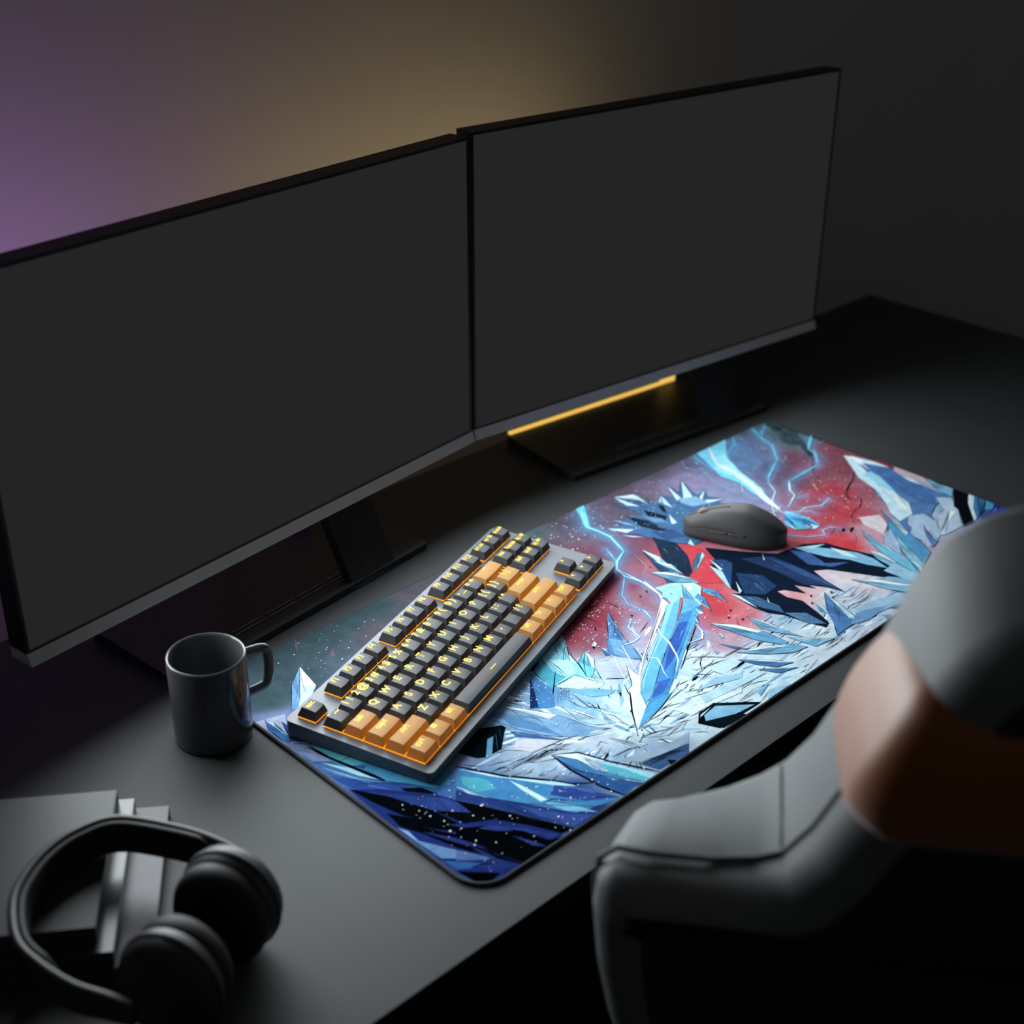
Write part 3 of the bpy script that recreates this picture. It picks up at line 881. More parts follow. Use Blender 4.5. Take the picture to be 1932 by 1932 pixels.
polys = []; pcols = []; pz = []; flat = []
cell = .005
for i in range(int(MW/cell)):
    for j in range(int(MH/cell)):
        q = [(i*cell, j*cell), ((i+1)*cell, j*cell), ((i+1)*cell, (j+1)*cell), (i*cell, (j+1)*cell)]
        q = clip(q)
        if len(q) > 2: polys.append(q); pz.append(0)
nbase = len(polys)
allp = [p for q in polys for p in q]
fc = field(allp); k = 0
for q in polys: pcols.append(fc[k:k+len(q)]); k += len(q)
layer = [0]
def add(poly, col, jit=0.):
    q = clip(poly)
    if len(q) < 3: return
    c = np.array(lin(col) if isinstance(col, str) else col)
    polys.append(q); pcols.append(np.repeat(c[None], len(q), 0)); pz.append(layer[0])
def ribbon(pts, w0, w1, col):
    n = len(pts)
    if n < 2: return
    if col in ('f2fbff', '7fe0ff', '8ce4fc'): w0, w1 = w0*1.6, w1*1.6
    # subdivide and roughen like a pen stroke
    P = []
    for a, b in zip(pts, pts[1:]):
        m = max(1, int(math.hypot(b[0]-a[0], b[1]-a[1])/.012))
        for k in range(m): P.append((a[0]+(b[0]-a[0])*k/m, a[1]+(b[1]-a[1])*k/m))
    P.append(pts[-1]); n = len(P)
    Lft, Rgt = [], []
    for i, p in enumerate(P):
        a = P[max(0, i-1)]; b = P[min(n-1, i+1)]
        dx, dy = b[0]-a[0], b[1]-a[1]; L_ = math.hypot(dx, dy) or 1
        w = (w0+(w1-w0)*i/(n-1))*(1.0 if col == INK else .68)*random.uniform(.75, 1.2)
        if i in (0, n-1): w *= .35
        Lft.append((p[0]-dy/L_*w, p[1]+dx/L_*w)); Rgt.append((p[0]+dy/L_*w, p[1]-dx/L_*w))
    for i in range(n-1): add([Lft[i], Rgt[i], Rgt[i+1], Lft[i+1]], col)
def mixc(a, b, t): return tuple(x+(y-x)*t for x, y in zip(a, b))
def pts_of(v): return [(v[i]*1e-4, v[i+1]*1e-4) for i in range(0, len(v), 2)]
def inside(p, poly):
    r = False; n = len(poly)
    for i in range(n):
        (x1, y1), (x2, y2) = poly[i], poly[i-1]
        if (y1 > p[1]) != (y2 > p[1]) and p[0] < (x2-x1)*(p[1]-y1)/(y2-y1)+x1: r = not r
    return r
INK = '101a22'
TIP = (.2587, .0572)                       # every stroke in the snow runs towards the foot of the tall crystal
def snow_strokes(n, pal, w0, w1, l0, l1, lo):
    done = 0
    for _ in range(n*6):
        if done >= n: break
        x, y = random.uniform(.10, .80), random.uniform(.005, .19)
        c = field([(x, y)])[0]
        if c.sum() < lo or c[0] > c[2]*.98: continue
        a = math.atan2(TIP[1]-y, TIP[0]-x)+random.gauss(0, .22); L_ = random.uniform(l0, l1)
        p1 = (x+L_*math.cos(a), y+L_*math.sin(a)*.8); pm = ((x+p1[0])/2+random.gauss(0, .0012), (y+p1[1])/2+random.gauss(0, .0012))
        ribbon([(x, y), pm, p1], w0, w1, random.choice(pal)); done += 1
layer[0] += 1; snow_strokes(150, ['eef7fd', 'd8ecf9', 'a8cdea', '86b6e0', 'b4c4e2'], .0050, .0012, .012, .045, .8)
layer[0] += 1; snow_strokes(110, ['f6fbfe', 'c4e2f5', '7cb0dc', '6c9ccc'], .0024, .0006, .010, .035, .8)
layer[0] += 1; snow_strokes(230, [INK], .0009, .0004, .006, .030, .7)
last = None
for it in ITEMS:
    if it[0] != 'L' or it[1] != last: layer[0] += 1
    last = it[1] if it[0] == 'L' else None
    if it[0] == 'P':
        q = pts_of(it[2]); add(q, it[1]); layer[0] += 1
        c = lin(it[1]); area = abs(sum(q[i-1][0]*q[i][1]-q[i][0]*q[i-1][1] for i in range(len(q))))/2
        if area > 2e-4 and sum(c) > .12:            # brush marks inside large washes
            xs = [p[0] for p in q]; ys = [p[1] for p in q]
            far = max(q, key=lambda p: (p[0]-q[0][0])**2+(p[1]-q[0][1])**2); an = math.atan2(far[1]-q[0][1], far[0]-q[0][0])
            for k in range(min(14, int(area/7e-5))):
                x, y = random.uniform(min(xs), max(xs)), random.uniform(min(ys), max(ys)); L_ = random.uniform(.006, .022)
                e = (x+L_*math.cos(an), y+L_*math.sin(an))
                if inside((x, y), q) and inside(e, q):
                    ribbon([(x, y), e], random.uniform(.0008, .0025), .0004, mixc(c, lin(random.choice(['f0f8fd', '1c3560', 'bfe4f6'])), random.uniform(.15, .5)))
    elif it[0] == 'L':
        ribbon(pts_of(it[4]), it[2]*1e-4, it[3]*1e-4, it[1])
    else:
        _, c0, c1, ow, k, v = it; q = pts_of(v)
        tip = q[0]; far = q[k:k+2] if k+1 < len(q) else q[-2:]
        mid = (sum(p[0] for p in q)/len(q)*.55+far[0][0]*.45, sum(p[1] for p in q)/len(q)*.55+far[0][1]*.45)
        add(q, c0)
        layer[0] += 1; add(q[:k+1]+[mid], c1)
        layer[0] += 1; add([tip, q[1], mixc(mid, tip, .4)], mixc(lin(c1), (1, 1, 1), .5))
        add([mid, q[-1], mixc(q[-1], tip, .5)], mixc(lin(c0), lin('1a3060'), .3))
        layer[0] += 1
        for t in range(7):
            a = mixc(tip, mid, random.uniform(.2, .6)); e = mixc(random.choice(q[1:]), mid, random.uniform(.2, .6))
            if inside(a, q) and inside(e, q): ribbon([a, e], .0004, .0002, '2a4a70')
        ribbon([tip, mixc(mid, tip, .1), mid], .0005, .0003, '24405f')
        layer[0] += 1
        for a, b in zip(q, q[1:]+q[:1]): ribbon([a, b], ow*1e-4, ow*.7e-4, INK)
# snow specks and ink spatter
layer[0] += 1
def specks(x0, x1, y0, y1, n, col, r0, r1, cx=None):
    for _ in range(n):
        x, y = random.uniform(x0, x1), random.uniform(y0, y1); r = random.uniform(r0, r1)*random.random()+r0*.4
        a = random.uniform(0, PI); e = random.uniform(.6, 1)
        add([(x+r*math.cos(2*PI*i/6+a), y+e*r*math.sin(2*PI*i/6+a)) for i in range(6)], col)
for (x0, x1, y0, y1, n) in ((.02, .16, .01, .13, 150), (.10, .22, .0, .09, 90), (.32, .42, .18, .27, 240), (.42, .55, .33, .40, 170), (.55, .68, .30, .40, 150), (.72, .92, .24, .40, 330), (.72, .86, .13, .24, 240), (.20, .30, .11, .18, 160), (.42, .52, .08, .20, 100), (.05, .20, .30, .40, 80)):
    specks(x0, x1, y0, y1, n, 'f4faff', .0003, .0012)
specks(.36, .52, .14, .30, 26, '2c2230', .0004, .0016); specks(.70, .86, .12, .34, 40, '26303c', .0004, .0016)

verts = []; faces = []; cols = []
for q, c, z in zip(polys, pcols, pz):
    b = len(verts); verts += [(x, y, MT+.0001+z*1.0e-6) for x, y in q]; faces.append(list(range(b, b+len(q)))); cols.append(c)
cols = np.vstack(cols)**1.14*np.array([.95, 1.03, 1.02])
cols = cols*.86+(cols @ np.array([.25, .65, .10]))[:, None]*.14
me = bpy.data.meshes.new('printed_surface'); me.from_pydata(verts, [], faces)
at = me.color_attributes.new('ink', 'FLOAT_COLOR', 'POINT')
at.data.foreach_set('color', np.c_[cols, np.ones(len(cols))].astype(np.float32).ravel())
me.update()
m = bpy.data.materials.new('printed_cloth'); m.use_nodes = True; nt = m.node_tree; N = nt.nodes; b = N['Principled BSDF']
ca = N.new('ShaderNodeVertexColor'); ca.layer_name = 'ink'
tc = N.new('ShaderNodeTexCoord'); n1 = N.new('ShaderNodeTexNoise'); n1.inputs['Scale'].default_value = 70; n1.inputs['Detail'].default_value = 8; n1.inputs['Roughness'].default_value = .65
mr = N.new('ShaderNodeMapRange'); mr.inputs['From Min'].default_value = .3; mr.inputs['From Max'].default_value = .7; mr.inputs['To Min'].default_value = 1.0*.78; mr.inputs['To Max'].default_value = 1.0*1.16
mu = N.new('ShaderNodeVectorMath'); mu.operation = 'SCALE'
nt.links.new(tc.outputs['Object'], n1.inputs['Vector']); nt.links.new(n1.outputs['Fac'], mr.inputs['Value']); nt.links.new(mr.outputs['Result'], mu.inputs['Scale']); nt.links.new(ca.outputs['Color'], mu.inputs[0]); mn = N.new('ShaderNodeVectorMath'); mn.operation = 'MINIMUM'; mn.inputs[1].default_value = (.97, .97, .97); nt.links.new(mu.outputs['Vector'], mn.inputs[0]); nt.links.new(mn.outputs['Vector'], b.inputs['Base Color'])
b.inputs['Roughness'].default_value = .8; b.inputs['Specular IOR Level'].default_value = .0
me.materials.append(m)
po = bpy.data.objects.new('printed_surface', me); COL.objects.link(po); po.parent = mato
ndir = sum(1 for p in me.polygons if p.normal.z < 0)
if ndir:
    bm = bmesh.new(); bm.from_mesh(me); bmesh.ops.reverse_faces(bm, faces=[f for f in bm.faces if f.normal.z < 0]); bm.to_mesh(me); bm.free()

# ------------------------------------------------------------------ monitors
def make_monitor(label, w, x, y, zb, yaw, tilt, strip, grp):
    """origin under the middle of the screen on the desk; +y points away from the sitter"""
    h = w*9/16
    cx, cy = x+math.cos(yaw)*w/2, y+math.sin(yaw)*w/2
    t = thing('monitor', label, 'monitor', (cx, cy, 0), (0, 0, yaw), grp)
    T = Matrix.Translation((0, 0, zb)) @ Matrix.Rotation(-tilt, 4, 'X')
    e = .0035
    bm = bmesh.new(); box(bm, -w/2-e, w/2+e, .0006, .026, -.004, h+e, M=T); bevel(bm, .0012, 2); obj('housing', bm, M['black'], t, angle=40)
    bm = bmesh.new(); box(bm, -w/2*.55, w/2*.55, .026, .045, h*.12, h*.8, M=T); bevel(bm, .006, 3); obj('rear_cover', bm, M['black'], t, angle=40)
    bm = bmesh.new()
    vs = [bm.verts.new(T @ Vector(p)) for p in ((-w/2, 0, 0), (w/2, 0, 0), (w/2, 0, h), (-w/2, 0, h))]; bm.faces.new(vs)
    obj('screen', bm, M['screen'], t)
    bm = bmesh.new()
    for x0, x1, z0, z1 in ((-w/2-e, -w/2, 0, h+e), (w/2, w/2+e, 0, h+e), (-w/2, w/2, h, h+e), (-w/2, w/2, -.0022, 0)): box(bm, x0, x1, -.0006, .0006, z0, z1, M=T)
    obj('bezel', bm, M['black'], t)
    bm = bmesh.new()    # satin strip under the screen, leaning forward a little at the bottom
    pr = [(-.0012, -.0024), (-.0016, -.0040), (-.0052, -.0145), (.026, -.0145), (.026, -.0024)]
    A = [bm.verts.new(T @ Vector((-w/2-e, a, b_))) for a, b_ in pr]; B = [bm.verts.new(T @ Vector((w/2+e, a, b_))) for a, b_ in pr]
    bm.faces.new(A); bm.faces.new(B[::-1])
    for i in range(5): bm.faces.new((A[i], B[i], B[(i+1) % 5], A[(i+1) % 5]))
    obj('chin', bm, M['silver'], t)
    # stand: flat base with the cable slots near its front edge, leaning arm
    bx, by, bw, bd = .015, .045, .372, .140
    bm = bmesh.new()
    x0, x1, y0, y1 = bx-bw/2, bx+bw/2, by-bd/2, by+bd/2
    prism(bm, rrect(x0, x1, y0, y1, .004, 4), 0, lambda X, Y: .008+.008*(Y-y0)/bd); obj('stand_base', bm, M['stand'], t)
    zs = lambda Y: .008+.008*(Y-y0)/bd
    for k in range(4):
        xa = bx-.092+k*.046
        bm = bmesh.new()
        for dy in (.020, .026): box(bm, xa, xa+.041, y0+dy, y0+dy+.0016, zs(y0+dy)-.001, zs(y0+dy)+.0012)
        obj('cable_slot', bm, M['slot'], t)
    bm = bmesh.new()
    a0, a1 = bx+.062, bx+.132
    f = [Vector((a0, y0-.002, 0)), Vector((a1, y0-.002, 0)), Vector((a1, y0+.080, .17)), Vector((a0, y0+.080, .17))]
    kx = a0+.024
    dpt = Vector((0, .014, -.004))
    pr = [(a0, 0), (kx, -.002), (a1, 0), (a1, .014), (a0, .014)]
    lo = [bm.verts.new((px, y0-.001+q, .0005)) for px, q in pr]; hi = [bm.verts.new((px, y0+.084+q, .17)) for px, q in pr]
    bm.faces.new(lo[::-1]); bm.faces.new(hi)
    for i in range(5): bm.faces.new((lo[i], lo[(i+1) % 5], hi[(i+1) % 5], hi[i]))
    obj('stand_arm', bm, M['dark'], t)
    bm = bmesh.new(); box(bm, x0+.004, bx+.104, y1-.004, y1+.001, zs(y1)-.001, zs(y1)+.0032); obj('light_strip_and_arm_glow', bm, strip, t)
    bm = bmesh.new(); box(bm, bx+.105, bx+.132, y1-.004, y1+.001, zs(y1)-.001, zs(y1)+.026); obj('light_strip_and_arm_glow', bm, strip, t)  # added glowing block, stands in for coloured light on the arm's side
    return t, T, w, h
g = 'twin monitors on the desk'
mon_l = make_monitor('left one of two dark monitors, in front of the purple wall glow', .617, -.160, .4234, .1076, .1297, .0095, M['purple'], g)
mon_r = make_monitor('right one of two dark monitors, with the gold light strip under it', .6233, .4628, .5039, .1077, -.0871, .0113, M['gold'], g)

# ------------------------------------------------------------------ keyboard
U = .022365
kb = thing('keyboard', 'compact keyboard with charcoal and amber keycaps glowing yellow on printed mat', 'keyboard', (.0237, .2650, .0212), (math.radians(2.487), 0, math.radians(19.213)))
tl = math.radians(2.487)
kx0, kx1, ky0, ky1 = -.371*U, (18.25+.474)*U, (-1.278-4.5-.482)*U, (.5+.338)*U
bm = bmesh.new()
prism(bm, rrect(kx0, kx1, ky0, ky1, .006, 6), lambda x, y: (.0045-.0212-y*math.sin(tl))/math.cos(tl), 0.); bevel(bm, .0012, 2, 60)
obj('case', bm, M['plate'], kb, angle=40)
HK = .509*U; GAP = .085*U
def cap_z(x, y, w):      # top surface: dished across, dipping towards the sitter
    tx = max(-1, min(1, x/(w*U/2-.17*U))); ty = (y/(.34*U))
    return HK-.028*U*(1-tx*tx)*(1 if w < 3 else 0)-.030*U*max(0, -ty)**2
def make_cap(w, m):
    bm = bmesh.new()
    bx, by = w*U/2-.035*U, U/2-.035*U
    tx, ty0, ty1 = w*U/2-.165*U, -.345*U, .325*U
    nx, ny = 8, 6
    top = [[None]*(ny+1) for _ in range(nx+1)]
    for i in range(nx+1):
        for j in range(ny+1):
            x = -tx+2*tx*i/nx; y = ty0+(ty1-ty0)*j/ny
            top[i][j] = bm.verts.new((x, y, cap_z(x, y, w)))
    for i in range(nx):
        for j in range(ny): bm.faces.new((top[i][j], top[i+1][j], top[i+1][j+1], top[i][j+1]))
    loop = [top[i][0] for i in range(nx)]+[top[nx][j] for j in range(ny)]+[top[nx-i][ny] for i in range(nx)]+[top[0][ny-j] for j in range(ny)]
    low = []
    for v in loop:
        fx = v.co.x/tx; fy = (v.co.y-ty0)/(ty1-ty0)*2-1
        low.append(bm.verts.new((fx*bx, fy*by, GAP)))
    n = len(loop)
    for i in range(n): bm.faces.new((loop[i], low[i], low[(i+1) % n], loop[(i+1) % n]))
    rim = [e for e in bm.edges if len(e.link_faces) == 2 and e.calc_face_angle(0) > math.radians(35)]
    bmesh.ops.bevel(bm, geom=rim, offset=.035*U, segments=3, affect='EDGES', profile=.6, clamp_overlap=True)
    return obj('keycap', bm, m, None, angle=38)
def text_mesh(s, size):
    cu = bpy.data.curves.new('txt', 'FONT'); cu.body = s; cu.size = size; cu.align_x = 'CENTER'; cu.align_y = 'CENTER'; cu.offset = size*.03; cu.resolution_u = 3
    o = bpy.data.objects.new('txt', cu); COL.objects.link(o)
    dg = bpy.context.evaluated_depsgraph_get(); me = bpy.data.meshes.new_from_object(o.evaluated_get(dg))
    bpy.data.objects.remove(o); bpy.data.curves.remove(cu)
    return me
def icon_mesh(kind):
    bm = bmesh.new(); s_ = U*.13
    if kind == 'grid':
        for i in (0, 1):
            for j in (0, 1):
                x, y = -s_+i*s_*1.06, -s_+j*s_*1.06
                vs = [bm.verts.new(p) for p in ((x, y, 0), (x+s_*.96, y, 0), (x+s_*.96, y+s_*.96, 0), (x, y+s_*.96, 0))]; bm.faces.new(vs)
    elif kind == 'menu':
        for x0, x1, y0, y1 in ((-1, 1, .84, 1), (-1, 1, -1, -.84), (-1, -.84, -.84, .84), (.84, 1, -.84, .84), (-.6, .6, .34, .52), (-.6, .6, -.08, .1), (-.6, .6, -.5, -.32)):
            vs = [bm.verts.new((x*s_, y*s_, 0)) for x, y in ((x0, y0), (x1, y0), (x1, y1), (x0, y1))]; bm.faces.new(vs)
    else:   # dash
        w_ = {'dash': 2.0, 'long': 1.6}[kind]*s_
        vs = [bm.verts.new(p) for p in ((-w_, -s_*.2, 0), (w_, -s_*.2, 0), (w_, s_*.2, 0), (-w_, s_*.2, 0))]; bm.faces.new(vs)
    me = bpy.data.meshes.new('legend'); bm.to_mesh(me); bm.free(); return me
caps = {}
def key(x, row_y, w, leg, orange=False, small=False, icon=None):
    k = (w, orange)
    if k not in caps:
        c = make_cap(w, M['cap_orange'] if orange else M['cap_black']); caps[k] = c; c0 = c
    else:
        c0 = caps[k].copy(); COL.objects.link(c0)
    c0.parent = kb; c0.location = ((x+w/2)*U, row_y*U, 0)
    if orange: c0['label'] = 'amber keycap'
    if not leg and not icon: return
    me = icon_mesh(icon) if icon else text_mesh(leg, U*(.38 if small and len(leg) < 5 else .33 if small else .50))
    oy = (.20 if not small else .16)*U if not (icon and w > 3) else 0
    if small and row_y > .0: oy = .19*U
    for v in me.vertices:
        y = v.co.y+oy; v.co.y = y; v.co.z = cap_z(v.co.x, y, w)+.00018
    me.materials.clear(); me.materials.append(M['legend'])
    lo = bpy.data.objects.new('legend', me); COL.objects.link(lo); lo.parent = c0
R0, R1 = 0., -1.278
key(0, R0, 1, 'esc', small=True)
for i in range(4): key(2+i, R0, 1, 'F%d' % (i+1), small=True)
for i in range(4): key(6.5+i, R0, 1, 'F%d' % (i+5), small=True)
for i in range(4): key(11+i, R0, 1, 'F%d' % (i+9), small=True)
for i, s_ in enumerate(('prt sc', 'scr lk', 'pause')): key(15.25+i, R0, 1, s_, small=True)
for i, s_ in enumerate(("` ~", '1 !', '2 @', '3 #', '4 $', '5 %', '6 ^', '7 &', '8 *', '9 (', '0 )', '- _', '= +')): key(i, R1, 1, s_)
key(13, R1, 2, '', True, icon='long')
key(0, R1-1, 1.5, 'tab', True, True)
for i, s_ in enumerate(list('QWERTYUIOP')+['[ {', '] }']): key(1.5+i, R1-1, 1, s_)
key(13.5, R1-1, 1.5, '\\ |', True)
key(0, R1-2, 1.75, 'caps', True, True)
for i, s_ in enumerate(list('ASDFGHJKL')+['; :', "' \""]): key(1.75+i, R1-2, 1, s_)
key(12.75, R1-2, 2.25, 'enter', True, True)
key(0, R1-3, 2.25, 'shift', True, True)
for i, s_ in enumerate(list('ZXCVBNM')+[',', '', '/ ?']): key(2.25+i, R1-3, 1, s_)
key(12.25, R1-3, 2.75, 'shift', True, True)
key(0, R1-4, 1.25, 'ctrl', True, True); key(1.25, R1-4, 1.25, '', True, icon='grid'); key(2.5, R1-4, 1.25, 'alt', True, True)
key(3.75, R1-4, 6.25, '', icon='dash')
key(10, R1-4, 1.25, 'alt', True, True); key(11.25, R1-4, 1.25, 'fn', True, True); key(12.5, R1-4, 1.25, '', True, icon='menu'); key(13.75, R1-4, 1.25, 'ctrl', True, True)
for i, s_ in enumerate(('ins', 'home', 'pg up')): key(15.25+i, R1, 1, s_, small=True)
for i, s_ in enumerate(('del', 'end', 'pg dn')): key(15.25+i, R1-1, 1, s_, small=True)
key(16.25, R1-3, 1, '^', small=True)
for i, s_ in enumerate(('<', 'v', '>')): key(15.25+i, R1-4, 1, s_, small=True)
bm = bmesh.new()     # the lit layer under the caps, one sheet per block of keys
for x0, x1, y0, y1 in ((0, 1, -.5, .5), (2, 6, -.5, .5), (6.5, 10.5, -.5, .5), (11, 15, -.5, .5), (15.25, 18.25, -.5, .5), (0, 15, R1-4.5, R1+.5), (15.25, 18.25, R1-1.5, R1+.5), (16.25, 17.25, R1-3.5, R1-2.5), (15.25, 18.25, R1-4.5, R1-3.5)):
    box(bm, (x0+.06)*U, (x1-.06)*U, (y0+.06)*U, (y1-.06)*U, .0001, .05*U)
obj('backlight', bm, M['led'], kb)

# ------------------------------------------------------------------ mug
bm = bmesh.new()
r, h = .0367, .0916
lathe(bm, [(0, 0), (r-.005, 0), (r-.0015, .001), (r-.0003, .004), (r, .008), (r, h-.002), (r-.0006, h-.0004), (r-.0016, h), (r-.0026, h-.0006), (r-.003, h-.003), (r-.003, .008), (r-.006, .0055), (0, .005)], 72)
mug = obj('mug', bm, M['ceramic'], None, angle=50); mug.location = (-.0353, .3324, 0)
tag(mug, 'plain grey ceramic mug on the desk beside the mat corner', 'mug')
bm = bmesh.new()
ha = math.radians(-12); hd = Vector((math.cos(ha), math.sin(ha), 0))
pp = [(r-.002, h-.012), (r+.010, h-.0115), (r+.0185, h-.0125), (r+.0225, h-.017), (r+.0235, h-.024), (r+.0232, h-.036), (r+.0222, h-.047), (r+.0195, h-.053), (r+.012, h-.0555), (r-.002, h-.057)]
# smooth the corners of the handle loop
for _ in range(2):
    q = [pp[0]]
    for a, b_ in zip(pp, pp[1:]): q += [tuple(a[i]*.75+b_[i]*.25 for i in (0, 1)), tuple(a[i]*.25+b_[i]*.75 for i in (0, 1))]
    pp = q+[pp[-1]]
sweep(bm, [hd*a+Vector((0, 0, b_)) for a, b_ in pp], circ(.0052, 12, .0032), up=Vector((-hd.y, hd.x, 0)).cross(Vector((0, 0, 1))).cross(Vector((0, 0, 1))) if False else Vector((hd.x*.001-hd.y, hd.y*.001+hd.x, 0)).cross(hd).cross(hd)*0+Vector((-hd.y, hd.x, 0)))
obj('handle', bm, M['ceramic'], mug, smooth=True)

# ------------------------------------------------------------------ mouse
def make_mouse(loc, rz):
    t = thing('computer_mouse', 'matte grey computer mouse lying on the red part of the printed mat', 'computer mouse', loc, (0, 0, rz))
    L_, W_ = .124, .062
    def half(t_):      # half width along the length, t_ 0 tail .. 1 nose
        return W_/2*(.78+.22*math.cos((t_-.32)*PI*1.6)*.9)*min(1, (1-(abs(t_-.5)*2)**5.5))**.5
    def top(t_): return .0395*(math.sin(min(1, (t_*.92+.10))*PI*.86)**.62)*(.62+.38*(1-abs(t_-.40)**1.3))
    bm = bmesh.new(); nt_, na = 40, 28; rings = []
    for i in range(nt_+1):
        tt = .004+.992*i/nt_; y = (tt-.5)*L_; hw = max(.002, half(tt)); hz = max(.004, top(tt)); ring = []
        for j in range(na+1):
            a = PI*j/na
            ca, sa = math.cos(a), math.sin(a)
            x = hw*math.copysign(abs(ca)**.62, ca)*(1-.10*sa*(1-sa)); z = .0012+hz*abs(sa)**.72
            ring.append(bm.verts.new((x, y, z)))
        rings.append(ring)
    for A, B in zip(rings, rings[1:]):
        for j in range(na): bm.faces.new((A[j], A[j+1], B[j+1], B[j]))
    for ring in (rings[0], rings[-1]): bm.faces.new(ring)
    for A, B in zip(rings, rings[1:]): bm.faces.new((A[0], B[0], B[-1], A[-1]))
    obj('shell', bm, M['mouse'], t, smooth=True)
    def surf(tt, a):
        hw = max(.002, half(tt)); hz = max(.004, top(tt)); ca, sa = math.cos(a), math.sin(a)
        return Vector((hw*math.copysign(abs(ca)**.62, ca)*(1-.10*sa*(1-sa))*1.006, (tt-.5)*L_, .0012+hz*abs(sa)**.72*1.006))
    for side in (PI-.34, .34):          # the seam between button and side wall
        bm = bmesh.new(); sweep(bm, [surf(.50+.46*k/20, side+(.16*(k/20) if side > 1 else -.16*(k/20))*-1) for k in range(21)], circ(.00035, 6)); obj('seam', bm, M['mouse_gap'], t)
    bm = bmesh.new(); sweep(bm, [surf(.56+.40*k/16, PI/2) for k in range(17)], circ(.0004, 6)); obj('button_gap', bm, M['mouse_gap'], t)
    for k in range(2):                  # two thumb buttons on the left flank
        bm = bmesh.new(); c0 = .40+.17*k
        sweep(bm, [surf(c0+.15*q/10, PI-.27) for q in range(11)], circ(.0011, 8), scale=lambda u: (1, 1)); obj('side_button', bm, M['mouse'], t, smooth=True)
    bm = bmesh.new(); Mx = Matrix.Translation((0, (.80-.5)*L_, top(.80)-.0045)) @ Matrix.Rotation(PI/2, 4, 'Y')
    lathe(bm, [(0, -.0035), (.0078, -.0035), (.0088, -.002), (.0088, .002), (.0078, .0035), (0, .0035)], 28, Mx); obj('scroll_wheel', bm, M['wheel'], t, angle=40)
    return t
make_mouse((0.6305, 0.23, MT+.0012), 0.6)

# ------------------------------------------------------------------ notebooks at the corner
E1 = Vector((.811, -.585, 0)); E2 = Vector((.585, .811, 0)); BR = math.atan2(E1.y, E1.x)
def notebook(label, a0, a1, b0, b1, z0, z1, cover, grp):
    """a along E1, b along E2; two boards, a spine and a page block"""
    cx = E1*((a0+a1)/2)+E2*((b0+b1)/2)
    t = thing('notebook', label, 'notebook', (cx.x, cx.y, z0), (0, 0, BR), grp)
    w, l, hh = (a1-a0)/2, (b1-b0)/2, z1-z0
    obj('cover', bbox(-w, w, -l, l, 0, .0022, w=.0008), cover, t, angle=40)
    obj('cover', bbox(-w, w, -l, l, hh-.0022, hh, w=.0008), cover, t, angle=40)
    obj('spine', bbox(w-.0018, w+.0006, -l, l, .0004, hh-.0004, w=.0006), cover, t, angle=40)
    obj('pages', bbox(-w+.004, w-.002, -l+.003, l-.003, .0022, hh-.0022, w=.0003), M['paper'], t)
    return t
g = 'stacked notebooks at the desk corner'
notebook('violet grey notebook at the bottom of the stack under the headphones', -.47, -.2567, -.052, .1327, .0, .013, M['book_violet'], g)
notebook('glossy grey notebook in the middle of the stack under the headphones', -.49, -.2844, -.048, .1302, .013, .026, M['book_gloss'], g)
notebook('matte grey notebook on top of the stack under the headphones', -.52, -.2965, -.0375, .1234, .026, .042, M['book_top'], g)

# ------------------------------------------------------------------ headphones
hp = thing('headphones', 'black over-ear headphones lying across the stacked notebooks', 'headphones', (-.23, .12, 0))
HO = Vector((-.23, .12, 0))
def spline(P, n):
    P = [Vector(p) for p in P]; out = []
    for i in range(len(P)-1):
        a, b_, c, d_ = P[max(0, i-1)], P[i], P[i+1], P[min(len(P)-1, i+2)]
        for k in range(n):
            t = k/n; out.append(.5*((2*b_)+(c-a)*t+(2*a-5*b_+4*c-d_)*t*t+(3*b_-a-3*c+d_)*t**3))
    return out+[P[-1]]
BAND = [(-.147,.094,.050),(-.149,.108,.052),(-.1545,.130,.055),(-.171,.163,.058),(-.202,.2046,.060),(-.234,.2134,.060),(-.263,.208,.060),(-.289,.193,.060),(-.3076,.173,.060),(-.322,.138,.060),(-.320,.108,.058),(-.311,.081,.054),(-.297,.059,.051),(-.287,.041,.050)]
path = [p-HO for p in spline(BAND, 10)]
def flat_prof(a, b_, n=6):
    return [(a*math.copysign(abs(math.cos(q))**.5, math.cos(q)), b_*math.copysign(abs(math.sin(q))**.5, math.sin(q))) for q in [2*PI*i/20 for i in range(20)]]
bm = bmesh.new(); sweep(bm, path, flat_prof(.0040, .0170), scale=lambda u: (1, .55+.45*math.sin(PI*min(1, max(0, u)))**.6)); obj('headband', bm, M['cup'], hp, smooth=True)
cen = sum((p for p in path), Vector())/len(path)
ins = [p+(Vector((cen.x, cen.y, p.z))-p).normalized()*.006 for p in path[16:-22]]
bm = bmesh.new(); sweep(bm, ins, flat_prof(.0035, .0150), scale=lambda u: (min(1, .2+8*u, .2+8*(1-u)),)*2); obj('headband_cushion', bm, M['pad'], hp, smooth=True)
